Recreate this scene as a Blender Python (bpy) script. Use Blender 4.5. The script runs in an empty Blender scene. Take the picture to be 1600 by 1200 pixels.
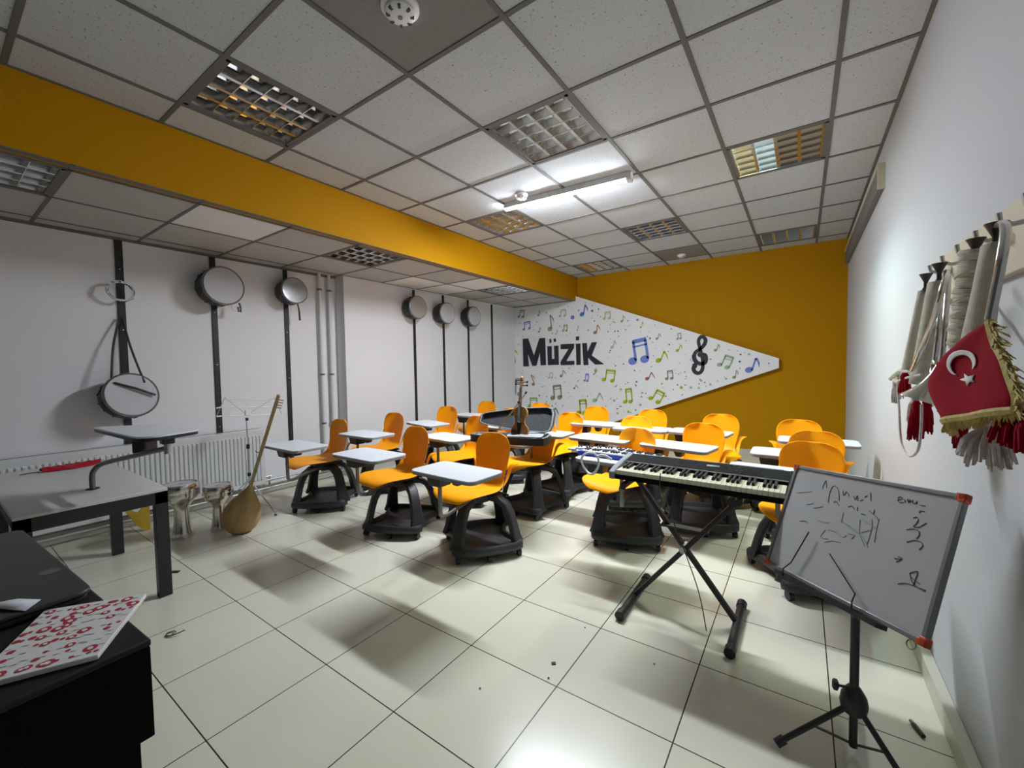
import bpy, bmesh, math, random
from mathutils import Vector, Matrix, Euler
R = math.radians
random.seed(7)
sc = bpy.context.scene
col = sc.collection

# ------------------------------------------------------------------ camera
CAM_H = 1.2859
YAW, PITCH, ROLL, FPX = 0.6092, 0.0419, -0.0162, 649.7
fw = Vector((-math.sin(YAW) * math.cos(PITCH), math.cos(YAW) * math.cos(PITCH), -math.sin(PITCH)))
rt0 = Vector((math.cos(YAW), math.sin(YAW), 0))
up0 = rt0.cross(fw)
rt = math.cos(ROLL) * rt0 + math.sin(ROLL) * up0
up = -math.sin(ROLL) * rt0 + math.cos(ROLL) * up0
cd = bpy.data.cameras.new('camera')
cam = bpy.data.objects.new('camera', cd)
col.objects.link(cam)
M3 = Matrix((rt, up, -fw)).transposed()
cam.matrix_world = Matrix.Translation((0, 0, CAM_H)) @ M3.to_4x4()
cd.sensor_fit = 'HORIZONTAL'
cd.sensor_width = 36
cd.lens = FPX / 1600 * 36
cd.clip_start = 0.02
sc.camera = cam

# ------------------------------------------------------------------ world, exposure
w = bpy.data.worlds.new('world')
sc.world = w
w.use_nodes = True
bgn = w.node_tree.nodes['Background']
bgn.inputs[0].default_value = (0.86, 0.92, 1.0, 1)
bgn.inputs[1].default_value = 0.04
sc.view_settings.view_transform = 'Standard'
sc.view_settings.look = 'None'
sc.view_settings.gamma = 1
sc.view_settings.use_curve_mapping = False
sc.view_settings.exposure = 0.16
TUBE_E = 505.0          # emission of the surface-mounted tube
CELL_E = 750.0          # emission of the tubes in the lit recessed fitting

# ------------------------------------------------------------------ measuring helpers (pixel of the photo -> point on a plane of the room)
O = Vector((0, 0, CAM_H))
def ray(x, y):
    return rt * ((x - 800) / FPX) + up * ((600 - y) / FPX) + fw
def at(x, y, ax, v):
    d = ray(x, y)
    return O + d * ((v - O[ax]) / d[ax])
def atp(x, y, P0, n):
    d = ray(x, y)
    return O + d * ((P0 - O).dot(n) / d.dot(n))

# ------------------------------------------------------------------ materials
def new_mat(name):
    m = bpy.data.materials.new(name)
    m.use_nodes = True
    return m, m.node_tree, m.node_tree.nodes['Principled BSDF']
def mat(name, c, rough=0.5, metal=0.0, noise=0.0, nscale=30, bump=0.0, bscale=200, spec=None, trans=0.0, coat=0.0, rot=None):
    m, nt, b = new_mat(name)
    b.inputs['Base Color'].default_value = (*c, 1)
    b.inputs['Roughness'].default_value = rough
    b.inputs['Metallic'].default_value = metal
    if spec is not None: b.inputs['Specular IOR Level'].default_value = spec
    if trans: b.inputs['Transmission Weight'].default_value = trans
    if coat: b.inputs['Coat Weight'].default_value = coat
    tc = nt.nodes.new('ShaderNodeTexCoord')
    if noise:
        n = nt.nodes.new('ShaderNodeTexNoise'); n.inputs['Scale'].default_value = nscale; n.inputs['Detail'].default_value = 4
        mp = nt.nodes.new('ShaderNodeMapping')
        if rot: mp.inputs['Scale'].default_value = rot
        nt.links.new(tc.outputs['Object'], mp.inputs[0]); nt.links.new(mp.outputs[0], n.inputs['Vector'])
        r = nt.nodes.new('ShaderNodeValToRGB')
        r.color_ramp.elements[0].color = (*[k * (1 - noise) for k in c], 1)
        r.color_ramp.elements[1].color = (*[min(1, k * (1 + noise)) for k in c], 1)
        r.color_ramp.elements[0].position = 0.3; r.color_ramp.elements[1].position = 0.7
        nt.links.new(n.outputs['Fac'], r.inputs[0]); nt.links.new(r.outputs[0], b.inputs['Base Color'])
    if bump:
        n2 = nt.nodes.new('ShaderNodeTexNoise'); n2.inputs['Scale'].default_value = bscale
        nt.links.new(tc.outputs['Object'], n2.inputs['Vector'])
        bp = nt.nodes.new('ShaderNodeBump'); bp.inputs['Strength'].default_value = bump; bp.inputs['Distance'].default_value = 0.002
        nt.links.new(n2.outputs['Fac'], bp.inputs['Height']); nt.links.new(bp.outputs[0], b.inputs['Normal'])
    return m
def emit(name, c, s):
    m, nt, b = new_mat(name)
    b.inputs['Base Color'].default_value = (0.9, 0.9, 0.9, 1)
    b.inputs['Emission Color'].default_value = (*c, 1)
    b.inputs['Emission Strength'].default_value = s
    return m

def floor_mat():
    m, nt, b = new_mat('floor_tiles')
    N, L = nt.nodes, nt.links
    geo = N.new('ShaderNodeNewGeometry'); sep = N.new('ShaderNodeSeparateXYZ'); L.new(geo.outputs['Position'], sep.inputs[0])
    def lines(sock, off, p, wd):
        a = N.new('ShaderNodeMath'); a.operation = 'SUBTRACT'; L.new(sock, a.inputs[0]); a.inputs[1].default_value = off - 100 * p
        d = N.new('ShaderNodeMath'); d.operation = 'DIVIDE'; L.new(a.outputs[0], d.inputs[0]); d.inputs[1].default_value = p
        f = N.new('ShaderNodeMath'); f.operation = 'FRACT'; L.new(d.outputs[0], f.inputs[0])
        s = N.new('ShaderNodeMath'); s.operation = 'SUBTRACT'; L.new(f.outputs[0], s.inputs[0]); s.inputs[1].default_value = 0.5
        ab = N.new('ShaderNodeMath'); ab.operation = 'ABSOLUTE'; L.new(s.outputs[0], ab.inputs[0])
        g = N.new('ShaderNodeMath'); g.operation = 'GREATER_THAN'; L.new(ab.outputs[0], g.inputs[0]); g.inputs[1].default_value = 0.5 - wd / p / 2
        fl = N.new('ShaderNodeMath'); fl.operation = 'FLOOR'; L.new(d.outputs[0], fl.inputs[0])
        return g, fl
    gx, fx = lines(sep.outputs[0], -1.6899, 0.4478, 0.0045)
    gy, fy = lines(sep.outputs[1], 2.3091, 0.4463, 0.0045)
    mx = N.new('ShaderNodeMath'); mx.operation = 'MAXIMUM'; L.new(gx.outputs[0], mx.inputs[0]); L.new(gy.outputs[0], mx.inputs[1])
    cmb = N.new('ShaderNodeCombineXYZ'); L.new(fx.outputs[0], cmb.inputs[0]); L.new(fy.outputs[0], cmb.inputs[1])
    wn = N.new('ShaderNodeTexWhiteNoise'); L.new(cmb.outputs[0], wn.inputs['Vector'])
    ns = N.new('ShaderNodeTexNoise'); ns.inputs['Scale'].default_value = 3; ns.inputs['Detail'].default_value = 6; L.new(geo.outputs['Position'], ns.inputs['Vector'])
    rmp = N.new('ShaderNodeValToRGB')
    rmp.color_ramp.elements[0].color = (0.66, 0.64, 0.515, 1); rmp.color_ramp.elements[1].color = (0.74, 0.72, 0.595, 1)
    ad = N.new('ShaderNodeMath'); ad.operation = 'MULTIPLY_ADD'; L.new(wn.outputs['Value'], ad.inputs[0]); ad.inputs[1].default_value = 0.5; L.new(ns.outputs['Fac'], ad.inputs[2])
    sb = N.new('ShaderNodeMath'); sb.operation = 'SUBTRACT'; L.new(ad.outputs[0], sb.inputs[0]); sb.inputs[1].default_value = 0.25
    L.new(sb.outputs[0], rmp.inputs[0])
    mix = N.new('ShaderNodeMix'); mix.data_type = 'RGBA'; L.new(mx.outputs[0], mix.inputs['Factor']); L.new(rmp.outputs[0], mix.inputs['A'])
    mix.inputs['B'].default_value = (0.035, 0.032, 0.028, 1)
    L.new(mix.outputs['Result'], b.inputs['Base Color'])
    b.inputs['Specular IOR Level'].default_value = 0.42
    mr = N.new('ShaderNodeMath'); mr.operation = 'MULTIPLY_ADD'; L.new(ns.outputs['Fac'], mr.inputs[0]); mr.inputs[1].default_value = 0.14; mr.inputs[2].default_value = 0.16
    L.new(mr.outputs[0], b.inputs['Roughness'])
    bp = N.new('ShaderNodeBump'); bp.inputs['Distance'].default_value = 0.002; bp.inputs['Strength'].default_value = 0.5; bp.invert = True
    L.new(mx.outputs[0], bp.inputs['Height']); L.new(bp.outputs[0], b.inputs['Normal'])
    return m
def ceil_mat():
    m, nt, b = new_mat('mineral_fibre_tiles')
    N, L = nt.nodes, nt.links
    geo = N.new('ShaderNodeNewGeometry')
    v = N.new('ShaderNodeTexNoise'); v.inputs['Scale'].default_value = 85; v.inputs['Detail'].default_value = 2; L.new(geo.outputs['Position'], v.inputs['Vector'])
    r = N.new('ShaderNodeValToRGB'); r.color_ramp.elements[0].position = 0.29; r.color_ramp.elements[1].position = 0.36
    r.color_ramp.elements[0].color = (0.22, 0.21, 0.19, 1); r.color_ramp.elements[1].color = (0.55, 0.585, 0.61, 1)
    L.new(v.outputs['Fac'], r.inputs[0]); L.new(r.outputs[0], b.inputs['Base Color'])
    b.inputs['Roughness'].default_value = 0.95
    bp = N.new('ShaderNodeBump'); bp.inputs['Distance'].default_value = 0.002; bp.inputs['Strength'].default_value = 0.3
    L.new(r.outputs[0], bp.inputs['Height']); L.new(bp.outputs[0], b.inputs['Normal'])
    return m

M = {}
M['floor'] = floor_mat()
M['ceil'] = ceil_mat()
M['tbar'] = mat('ceiling_grid_grey', (0.17, 0.165, 0.16), 0.7, spec=0.1)
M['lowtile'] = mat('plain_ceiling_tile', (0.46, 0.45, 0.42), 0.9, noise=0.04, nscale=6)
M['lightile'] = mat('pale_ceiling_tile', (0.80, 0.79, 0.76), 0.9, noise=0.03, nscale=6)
M['greytile'] = mat('grey_panel', (0.24, 0.235, 0.225), 0.7, noise=0.05, nscale=40)
M['wall_shaded'] = mat('white_wall_paint_shaded', (0.53, 0.545, 0.565), 0.75, bump=0.25, bscale=120)  # same paint as the left wall, darkened to stand in for weaker light
M['wall'] = mat('white_wall_paint_lit', (0.82, 0.82, 0.84), 0.75, bump=0.25, bscale=120)  # lightened copy, the left wall's stronger light is put into the colour
M['yellow'] = mat('mustard_wall_paint', (0.47, 0.218, 0.0), 0.7, spec=0.12, bump=0.2, bscale=120)
M['skirt'] = mat('beige_skirting_tile', (0.55, 0.52, 0.44), 0.3)
M['black'] = mat('black_plastic', (0.018, 0.018, 0.02), 0.45)
M['strip'] = mat('black_rail_metal', (0.012, 0.012, 0.013), 0.5)
M['blackmetal'] = mat('black_powder_coat', (0.015, 0.015, 0.017), 0.42)
M['char'] = mat('charcoal_plastic', (0.030, 0.031, 0.035), 0.5, bump=0.2, bscale=400)
M['orange'] = mat('orange_plastic', (1.0, 0.38, 0.0), 0.5, spec=0.25, bump=0.12, bscale=500)
M['tablet'] = mat('white_laminate', (0.74, 0.77, 0.82), 0.35)
M['tabedge'] = mat('grey_edge_band', (0.30, 0.30, 0.31), 0.5)
M['chrome'] = mat('chrome', (0.75, 0.75, 0.75), 0.15, 1.0)
M['greymetal'] = mat('grey_tube_metal', (0.22, 0.215, 0.21), 0.35, 0.8)
M['alu'] = mat('mirror_aluminium', (0.80, 0.80, 0.80), 0.16, 1.0)
M['mirror'] = mat('bright_reflector', (0.92, 0.92, 0.92), 0.12, 1.0)
M['alumatt'] = mat('satin_aluminium', (0.50, 0.50, 0.50), 0.4, 0.7)
M['white'] = mat('white_plastic', (0.80, 0.80, 0.80), 0.4)
M['enamel'] = mat('white_enamel', (0.72, 0.73, 0.73), 0.35)
M['glow'] = emit('lit_tube', (0.86, 0.92, 1.0), TUBE_E)
M['glowgreen'] = emit('lit_tube_cyan', (0.62, 0.95, 1.0), CELL_E)
M['glowyel'] = emit('lit_tube_yellowish', (1.0, 0.95, 0.45), CELL_E * 0.5)
M['skin'] = mat('drum_skin', (0.50, 0.50, 0.53), 0.6, noise=0.05, nscale=5)
M['skinclear'] = mat('drum_skin_metallic', (0.50, 0.50, 0.52), 0.18, 0.6, noise=0.1, nscale=8)
M['skinbeige'] = mat('drum_skin_open', (0.36, 0.33, 0.30), 0.4)
M['silver'] = mat('polished_silver', (0.72, 0.70, 0.66), 0.2, 1.0, bump=0.3, bscale=60)
M['wood'] = mat('pale_wood', (0.42, 0.27, 0.11), 0.5, noise=0.18, nscale=8, rot=(8, 1, .5))
M['neckwood'] = mat('neck_wood', (0.40, 0.30, 0.13), 0.5, noise=0.2, nscale=20)
M['railwood'] = mat('cream_board', (0.60, 0.54, 0.40), 0.6, noise=0.06, nscale=6)
M['cloth'] = mat('khaki_cotton_cover', (0.56, 0.53, 0.43), 0.95, noise=0.1, nscale=60, bump=0.5, bscale=300)
M['redcloth'] = mat('red_satin', (0.30, 0.004, 0.016), 0.85, spec=0.08)
M['gold'] = mat('gold_fringe', (0.55, 0.44, 0.14), 0.8, noise=0.3, nscale=90)
M['creamcloth'] = mat('off_white_fringe', (0.68, 0.62, 0.58), 0.95, noise=0.2, nscale=90)
M['flagwhite'] = mat('white_print', (0.75, 0.74, 0.72), 0.7)
M['darkbell'] = mat('dark_mouthpiece_metal', (0.08, 0.07, 0.07), 0.3, 0.8)
M['board'] = mat('whiteboard_enamel', (0.42, 0.425, 0.43), 0.35, noise=0.04, nscale=5)
M['frame'] = mat('dull_aluminium_frame', (0.20, 0.20, 0.21), 0.45, 0.5)
M['red'] = mat('red_plastic', (0.55, 0.07, 0.02), 0.4)
M['ink'] = mat('marker_ink', (0.06, 0.06, 0.06), 0.8)
M['inkfaint'] = mat('wiped_marker_ink', (0.33, 0.34, 0.345), 0.8)
M['mural'] = mat('mural_white', (0.88, 0.88, 0.89), 0.6)
M['letter'] = mat('mural_black', (0.018, 0.020, 0.028), 0.6)
M['ivory'] = mat('ivory_keys', (0.78, 0.76, 0.58), 0.35)
M['lcd'] = mat('lcd_grey_green', (0.32, 0.38, 0.34), 0.3)
M['kbblack'] = mat('matt_black_plastic', (0.004, 0.0045, 0.005), 0.75, spec=0.12)
M['case'] = mat('violin_case_black', (0.012, 0.012, 0.014), 0.55)
M['plush'] = mat('grey_plush_lining', (0.04, 0.042, 0.046), 0.95, noise=0.15, nscale=40)
M['greytrim'] = mat('grey_piping', (0.28, 0.30, 0.32), 0.7)
M['violin'] = mat('violin_varnish', (0.40, 0.20, 0.07), 0.3, noise=0.35, nscale=4, coat=0.4)
M['ebony'] = mat('ebony', (0.02, 0.015, 0.012), 0.35)
M['bow'] = mat('bow_wood', (0.45, 0.24, 0.09), 0.4)
M['blueplastic'] = mat('blue_plastic', (0.025, 0.06, 0.55), 0.35)
M['maroon'] = mat('maroon_plastic', (0.16, 0.03, 0.06), 0.4)
M['desk'] = mat('black_desk_laminate', (0.003, 0.003, 0.003), 0.7, spec=0.08)
M['desktop'] = mat('black_desk_top', (0.018, 0.018, 0.019), 0.6, spec=0.2, noise=0.1, nscale=150)
M['laptop'] = mat('charcoal_laptop_lid', (0.030, 0.030, 0.032), 0.42, noise=0.1, nscale=200)
M['logo'] = mat('grey_disc', (0.085, 0.085, 0.085), 0.35)
M['cloth2'] = mat('grey_cloth', (0.30, 0.32, 0.35), 0.8)
M['paper'] = mat('paper', (0.62, 0.64, 0.68), 0.8)
M['printred'] = mat('red_print', (0.45, 0.03, 0.05), 0.7)
M['printgrey'] = mat('grey_print', (0.20, 0.20, 0.21), 0.7)
M['redfilm'] = mat('red_plastic_film', (0.45, 0.01, 0.03), 0.25)
M['tabletop'] = mat('white_table_laminate', (0.66, 0.66, 0.64), 0.4)
M['yellowboard'] = mat('yellow_board', (0.50, 0.33, 0.02), 0.6)
M['vent'] = mat('grey_grille', (0.16, 0.15, 0.15), 0.6)
M['stafflight'] = mat('stand_white_metal', (0.55, 0.55, 0.55), 0.35, 0.6)
M['debris'] = mat('black_scrap', (0.02, 0.02, 0.02), 0.6)
M['shade'] = mat('dark_detector', (0.05, 0.05, 0.05), 0.4)
NOTE = {
 'lime': (0.42, 0.52, 0.01), 'green': (0.30, 0.46, 0.12), 'sage': (0.26, 0.31, 0.18), 'olive': (0.34, 0.36, 0.14),
 'blue': (0.16, 0.24, 0.62), 'sky': (0.08, 0.22, 0.48), 'grey': (0.30, 0.32, 0.33), 'pale': (0.52, 0.55, 0.30),
 'tan': (0.38, 0.22, 0.10), 'rust': (0.40, 0.12, 0.05), 'dgreen': (0.05, 0.16, 0.08), 'mint': (0.35, 0.52, 0.30), 'purple': (0.20, 0.17, 0.50), 'dark': (0.10, 0.10, 0.14)}
for k, v in list(NOTE.items()): M['n_' + k] = mat('paint_' + k, v, 0.7)

# ------------------------------------------------------------------ mesh builder
def frame_from(d):
    d = d.normalized()
    a = Vector((0, 0, 1)) if abs(d.z) < 0.95 else Vector((1, 0, 0))
    x = d.cross(a).normalized(); y = d.cross(x).normalized()
    return x, y
class MB:
    def __init__(s, mats=None): s.v = []; s.f = []; s.mi = []; s.cur = 0
    def add(s, vs, fs):
        b = len(s.v); s.v += [Vector(v) for v in vs]
        for f in fs: s.f.append([b + i for i in f]); s.mi.append(s.cur)
        return s
    def box(s, c, d, rz=0, m=None):
        x, y, z = d[0] / 2, d[1] / 2, d[2] / 2
        vs = [Vector((i * x, j * y, k * z)) for k in (-1, 1) for i, j in ((-1, -1), (1, -1), (1, 1), (-1, 1))]
        T = Matrix.Translation(c) @ (m if m else Matrix.Rotation(rz, 4, 'Z'))
        return s.add([T @ v for v in vs], [(3, 2, 1, 0), (4, 5, 6, 7), (0, 1, 5, 4), (1, 2, 6, 5), (2, 3, 7, 6), (3, 0, 4, 7)])
    def box2(s, a, b):
        a = Vector(a); b = Vector(b); return s.box((a + b) / 2, [abs(k) for k in (b - a)])
    def bar(s, p, q, wd, th, upv=(0, 0, 1)):
        p = Vector(p); q = Vector(q); d = (q - p).normalized(); u = Vector(upv)
        x = d.cross(u).normalized(); y = x.cross(d)
        vs = [e + x * i * wd / 2 + y * j * th / 2 for e in (p, q) for i, j in ((-1, -1), (1, -1), (1, 1), (-1, 1))]
        return s.add(vs, [(0, 1, 2, 3), (7, 6, 5, 4), (4, 5, 1, 0), (5, 6, 2, 1), (6, 7, 3, 2), (7, 4, 0, 3)])
    def cyl(s, p, q, r0, r1=None, n=14):
        return s.tube([p, q], [r0, r0 if r1 is None else r1], n)
    def tube(s, path, r, n=10, closed=False):
        P = [Vector(p) for p in path]; rs = r if isinstance(r, (list, tuple)) else [r] * len(P)
        vs = []; x = None
        for i, p in enumerate(P):
            if closed: d = P[(i + 1) % len(P)] - P[i - 1]
            else: d = P[min(i + 1, len(P) - 1)] - P[max(i - 1, 0)]
            d.normalize()
            if x is None: x, y = frame_from(d)
            else:
                x = (x - d * x.dot(d)).normalized(); y = d.cross(x).normalized()
            vs += [p + (x * math.cos(t) + y * math.sin(t)) * rs[i] for t in [2 * math.pi * k / n for k in range(n)]]
        m = len(P); fs = []
        for i in range(m if closed else m - 1):
            for k in range(n):
                a = i * n + k; b = i * n + (k + 1) % n; c = ((i + 1) % m) * n + (k + 1) % n; d2 = ((i + 1) % m) * n + k
                fs.append((a, b, c, d2))
        if not closed: fs += [tuple(range(n - 1, -1, -1)), tuple((m - 1) * n + k for k in range(n))]
        return s.add(vs, fs)
    def lathe(s, prof, c=(0, 0, 0), m=None, n=28, caps=True):
        T = Matrix.Translation(c) @ (m if m else Matrix())
        vs = []; 
        for r, z in prof:
            vs += [T @ Vector((r * math.cos(2 * math.pi * k / n), r * math.sin(2 * math.pi * k / n), z)) for k in range(n)]
        fs = []
        for i in range(len(prof) - 1):
            for k in range(n): fs.append((i * n + k, i * n + (k + 1) % n, (i + 1) * n + (k + 1) % n, (i + 1) * n + k))
        if caps: fs += [tuple(range(n - 1, -1, -1)), tuple((len(prof) - 1) * n + k for k in range(n))]
        return s.add(vs, fs)
    def prism(s, poly, d, ax=None):
        # poly: list of 3d points in a plane, d: offset vector
        P = [Vector(p) for p in poly]; d = Vector(d); n = len(P)
        return s.add(P + [p + d for p in P], [tuple(range(n - 1, -1, -1)), tuple(range(n, 2 * n))] + [(i, (i + 1) % n, n + (i + 1) % n, n + i) for i in range(n)])
    def grid(s, rows, flip=False):
        nr, nc = len(rows), len(rows[0]); vs = [Vector(p) for r_ in rows for p in r_]
        fs = [(i * nc + j, i * nc + j + 1, (i + 1) * nc + j + 1, (i + 1) * nc + j) for i in range(nr - 1) for j in range(nc - 1)]
        if flip: fs = [f[::-1] for f in fs]
        return s.add(vs, fs)
    def build(s, name, m, parent=None, smooth=None, bevel=0, sub=0, solid=0, loc=None, segs=2, norm=True):
        me = bpy.data.meshes.new(name)
        me.from_pydata([tuple(v) for v in s.v], [], s.f)
        ms = m if isinstance(m, (list, tuple)) else [m]
        for k in ms: me.materials.append(k)
        if len(ms) > 1:
            for p, i in zip(me.polygons, s.mi): p.material_index = i
        if norm:
            bm = bmesh.new(); bm.from_mesh(me); bmesh.ops.recalc_face_normals(bm, faces=bm.faces); bm.to_mesh(me); bm.free()
        o = bpy.data.objects.new(name, me); col.objects.link(o)
        if parent: o.parent = parent
        if loc: o.location = loc
        if solid:
            md = o.modifiers.new('solid', 'SOLIDIFY'); md.thickness = solid; md.offset = 0
        if bevel:
            md = o.modifiers.new('bevel', 'BEVEL'); md.width = bevel; md.segments = segs; md.limit_method = 'ANGLE'; md.angle_limit = R(35)
        if sub:
            md = o.modifiers.new('sub', 'SUBSURF'); md.levels = sub; md.render_levels = sub
        if smooth is None: smooth = 40
        if smooth:
            for p in me.polygons: p.use_smooth = True
            if not sub: me.set_sharp_from_angle(angle=R(smooth))
        return o

def tag(o, label=None, cat=None, group=None, kind=None):
    if label: o['label'] = label
    if cat: o['category'] = cat
    if group: o['group'] = group
    if kind: o['kind'] = kind
    return o
def thing(name, loc, label, cat, rz=0, group=None):
    o = bpy.data.objects.new(name, None); col.objects.link(o)
    o.location = loc; o.rotation_euler = (0, 0, rz); o.empty_display_size = 0.1
    return tag(o, label, cat, group)
def struct(o): o['kind'] = 'structure'; return o
def copy_tree(o, parent=None):
    c = o.copy(); col.objects.link(c)
    if parent: c.parent = parent
    for ch in list(o.children): copy_tree(ch, c)
    return c
def bez(pts, k=6):
    # smooth polyline through points (Catmull-Rom)
    P = [Vector(p) for p in pts]; out = []
    for i in range(len(P) - 1):
        a = P[max(i - 1, 0)]; b = P[i]; c = P[i + 1]; d = P[min(i + 2, len(P) - 1)]
        for t in range(k):
            t /= k
            out.append(0.5 * ((2 * b) + (c - a) * t + (2 * a - 5 * b + 4 * c - d) * t * t + (3 * b - a - 3 * c + d) * t ** 3))
    out.append(P[-1]); return out

# ------------------------------------------------------------------ room shell
XR, XL, XL2, YB, YN, ZC, ZL, XS = 0.45, -4.63, -4.46, 6.58, -2.2, 2.787, 2.395, -3.185
YSTEP = 2.94
struct(MB().box2((XL - .15, YN, -0.1), (XR + .15, YB + .15, 0)).build('floor', M['floor'], smooth=0))
struct(MB().box2((XR, YN, 0), (XR + .15, YB + .15, ZC + .3)).build('wall_right', M['wall_shaded'], smooth=0))
struct(MB().box2((XL - .15, YB, 0), (XR, YB + .15, ZC + .3)).build('wall_back', M['yellow'], smooth=0))
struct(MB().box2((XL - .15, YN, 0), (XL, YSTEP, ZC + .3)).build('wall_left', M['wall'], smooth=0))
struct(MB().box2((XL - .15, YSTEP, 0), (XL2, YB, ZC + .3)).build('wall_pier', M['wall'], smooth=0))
struct(MB().box2((XS - .12, YN, ZL), (XS, YB, ZC + .02)).build('trim_1', M['yellow'], smooth=0))

CX = [XS] + [-3.4653 + 0.6 * c for c in range(1, 7)] + [XR]
CY = [YN] + [1.5082 + 0.6 * r for r in range(-6, 9)] + [YB]
def cx(c): return -3.4653 + 0.6 * c
def cy(r): return 1.5082 + 0.6 * r
FIX = [(1, -1), (3, 1), (5, 3), (1, 3), (3, 5), (1, 7), (5, 7)]
GREY = [(3, -1), (3, 7)]
cm = MB()
for i in range(len(CX) - 1):
    for j in range(len(CY) - 1):
        cell = (i, j - 7)
        if cell in FIX: continue
        x0, x1, y0, y1 = CX[i], CX[i + 1], CY[j], CY[j + 1]
        cm.cur = 1 if cell in GREY else 0
        cm.box2((x0, y0, ZC), (x1, y1, ZC + .02))
ceil_o = struct(cm.build('ceiling', [M['ceil'], M['greytile']], smooth=0))
struct(MB().box2((XL - .15, YN, ZC + .3), (XR + .15, YB + .15, ZC + .35)).build('ceiling_slab', M['wall'], smooth=0))
g = MB()
for c in range(1, 7): g.box2((cx(c) - .012, YN, ZC - .006), (cx(c) + .012, YB, ZC + .001))
for r in range(-6, 9): g.box2((XS, cy(r) - .012, ZC - .005), (XR, cy(r) + .012, ZC + .001))
g.box2((XS, YN, ZC - .004), (XS + .02, YB, ZC + .001)).box2((XR - .02, YN, ZC - .004), (XR, YB, ZC + .001))
struct(g.build('ceiling_grid', M['tbar'], smooth=0))
# low ceiling on the left
LX = [XL, -4.459, -3.87, -3.275, XS - .12]
LY = [YN] + [0.53 + 0.592 * k for k in range(-4, 11)] + [YB]
def ly(k): return 0.53 + 0.592 * k
LOWFIX = [(2, -1), (2, 3), (2, 7)]
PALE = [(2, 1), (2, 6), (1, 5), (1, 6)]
lm = MB()
for i in range(4):
    for j in range(len(LY) - 1):
        cell = (i, j - 5)
        if cell in LOWFIX: continue
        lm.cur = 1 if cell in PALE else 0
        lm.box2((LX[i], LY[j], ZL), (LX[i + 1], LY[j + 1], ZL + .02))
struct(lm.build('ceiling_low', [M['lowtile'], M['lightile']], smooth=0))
g = MB()
for x in LX[1:4]: g.box2((x - .009, YN, ZL - .004), (x + .009, YB, ZL + .001))
for k in range(-4, 11): g.box2((XL, ly(k) - .010, ZL - .004), (XS, ly(k) + .010, ZL + .001))
g.box2((XL, YN, ZL - .02), (XL + .025, YSTEP, ZL)).box2((XS - .05, YN, ZL - .003), (XS, YB, ZL))
struct(g.build('ceiling_grid_low', M['tbar'], smooth=0))
# skirting
struct(MB().box2((XR - .035, YN, 0), (XR, YB, .085)).build('baseboard_right', M['skirt'], bevel=.004))
struct(MB().box2((XL2, YSTEP, 0), (XL2 + .012, YB, .085)).box2((XL, YN, 0), (XL + .012, YSTEP, .085)).build('baseboard_left', M['skirt'], bevel=.003))
struct(MB().box2((XL2, YB - .012, 0), (XR, YB, .085)).build('baseboard_back', M['skirt'], bevel=.003))

# ------------------------------------------------------------------ lamps
def fixture(x0, x1, y0, y1, z, label, lit=(), name='ceiling_light'):
    w_, h_ = x1 - x0, y1 - y0
    t = thing(name, ((x0 + x1) / 2, (y0 + y1) / 2, z), label, 'ceiling light', group='recessed louvre ceiling lights')
    a, b = w_ / 2, h_ / 2
    fr = MB()
    for s in (-1, 1):
        fr.box2((s * a, -b, -.004), (s * (a - .022), b, .004)); fr.box2((-a, s * b, -.004), (a, s * (b - .022), .004))
    fr.build('frame', M['tbar'], t, smooth=0)
    hs = MB()
    hs.box2((-a, -b, .10), (a, b, .105))
    for s in (-1, 1): hs.box2((s * a, -b, 0), (s * (a - .004), b, .10)); hs.box2((-a, s * b, 0), (a, s * (b - .004), .10))
    hs.build('housing', M['enamel'], t, smooth=0)
    lv = MB()
    A, B = a - .022, b - .022
    nchan = 4; nx = 5
    for k in range(nchan + 1):                 # long wedge blades
        x = -A + 2 * A * k / nchan
        lv.add([(x - .010, -B, .004), (x + .010, -B, .004), (x, -B, .060), (x - .010, B, .004), (x + .010, B, .004), (x, B, .060)],
               [(0, 1, 2), (5, 4, 3), (0, 3, 4, 1), (1, 4, 5, 2), (2, 5, 3, 0)])
    for k in range(nx + 1):                    # curved-looking cross blades
        y = -B + 2 * B * k / nx
        lv.add([(-A, y - .002, .002), (A, y - .002, .002), (A, y - .016, .050), (-A, y - .016, .050), (-A, y + .002, .002), (A, y + .002, .002), (A, y + .016, .050), (-A, y + .016, .050)],
               [(0, 1, 2, 3), (4, 7, 6, 5), (0, 4, 5, 1), (3, 2, 6, 7), (0, 3, 7, 4), (1, 5, 6, 2)])
    lv.build('louvre', M['alu'], t, smooth=0)
    for k in range(nchan):
        x = -A + 2 * A * (k + .5) / nchan
        hw = A / nchan - .001
        rf = MB(); pr = [(x + hw * q, .062 + .032 * (1 - q * q)) for q in (-1, -.75, -.5, -.25, 0, .25, .5, .75, 1)]
        rf.grid([[(a_, -B, b_) for a_, b_ in pr], [(a_, B, b_) for a_, b_ in pr]])
        rf.build('reflector', M['mirror'], t, smooth=60, norm=False)
        m = M['glowyel'] if (k in lit and k == 0) else (M['glowgreen'] if k in lit else M['white'])
        MB().cyl((x, -B + .01, .078), (x, B - .01, .078), .010).build('tube', m, t)
    return t
fl = {(1, -1): 'louvred ceiling light touching the mustard beam, largest and nearest on the left',
      (3, 1): 'louvred ceiling light in the middle of the ceiling just before the lit tube',
      (5, 3): 'louvred ceiling light with glowing yellow and cyan half, near the right wall',
      (1, 3): 'unlit louvred ceiling light beside the left end of the lit tube',
      (3, 5): 'unlit louvred ceiling light behind the right end of the lit tube',
      (1, 7): 'unlit louvred ceiling light in the far left corner of the high ceiling',
      (5, 7): 'unlit louvred ceiling light over the mustard wall in the far right corner'}
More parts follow.
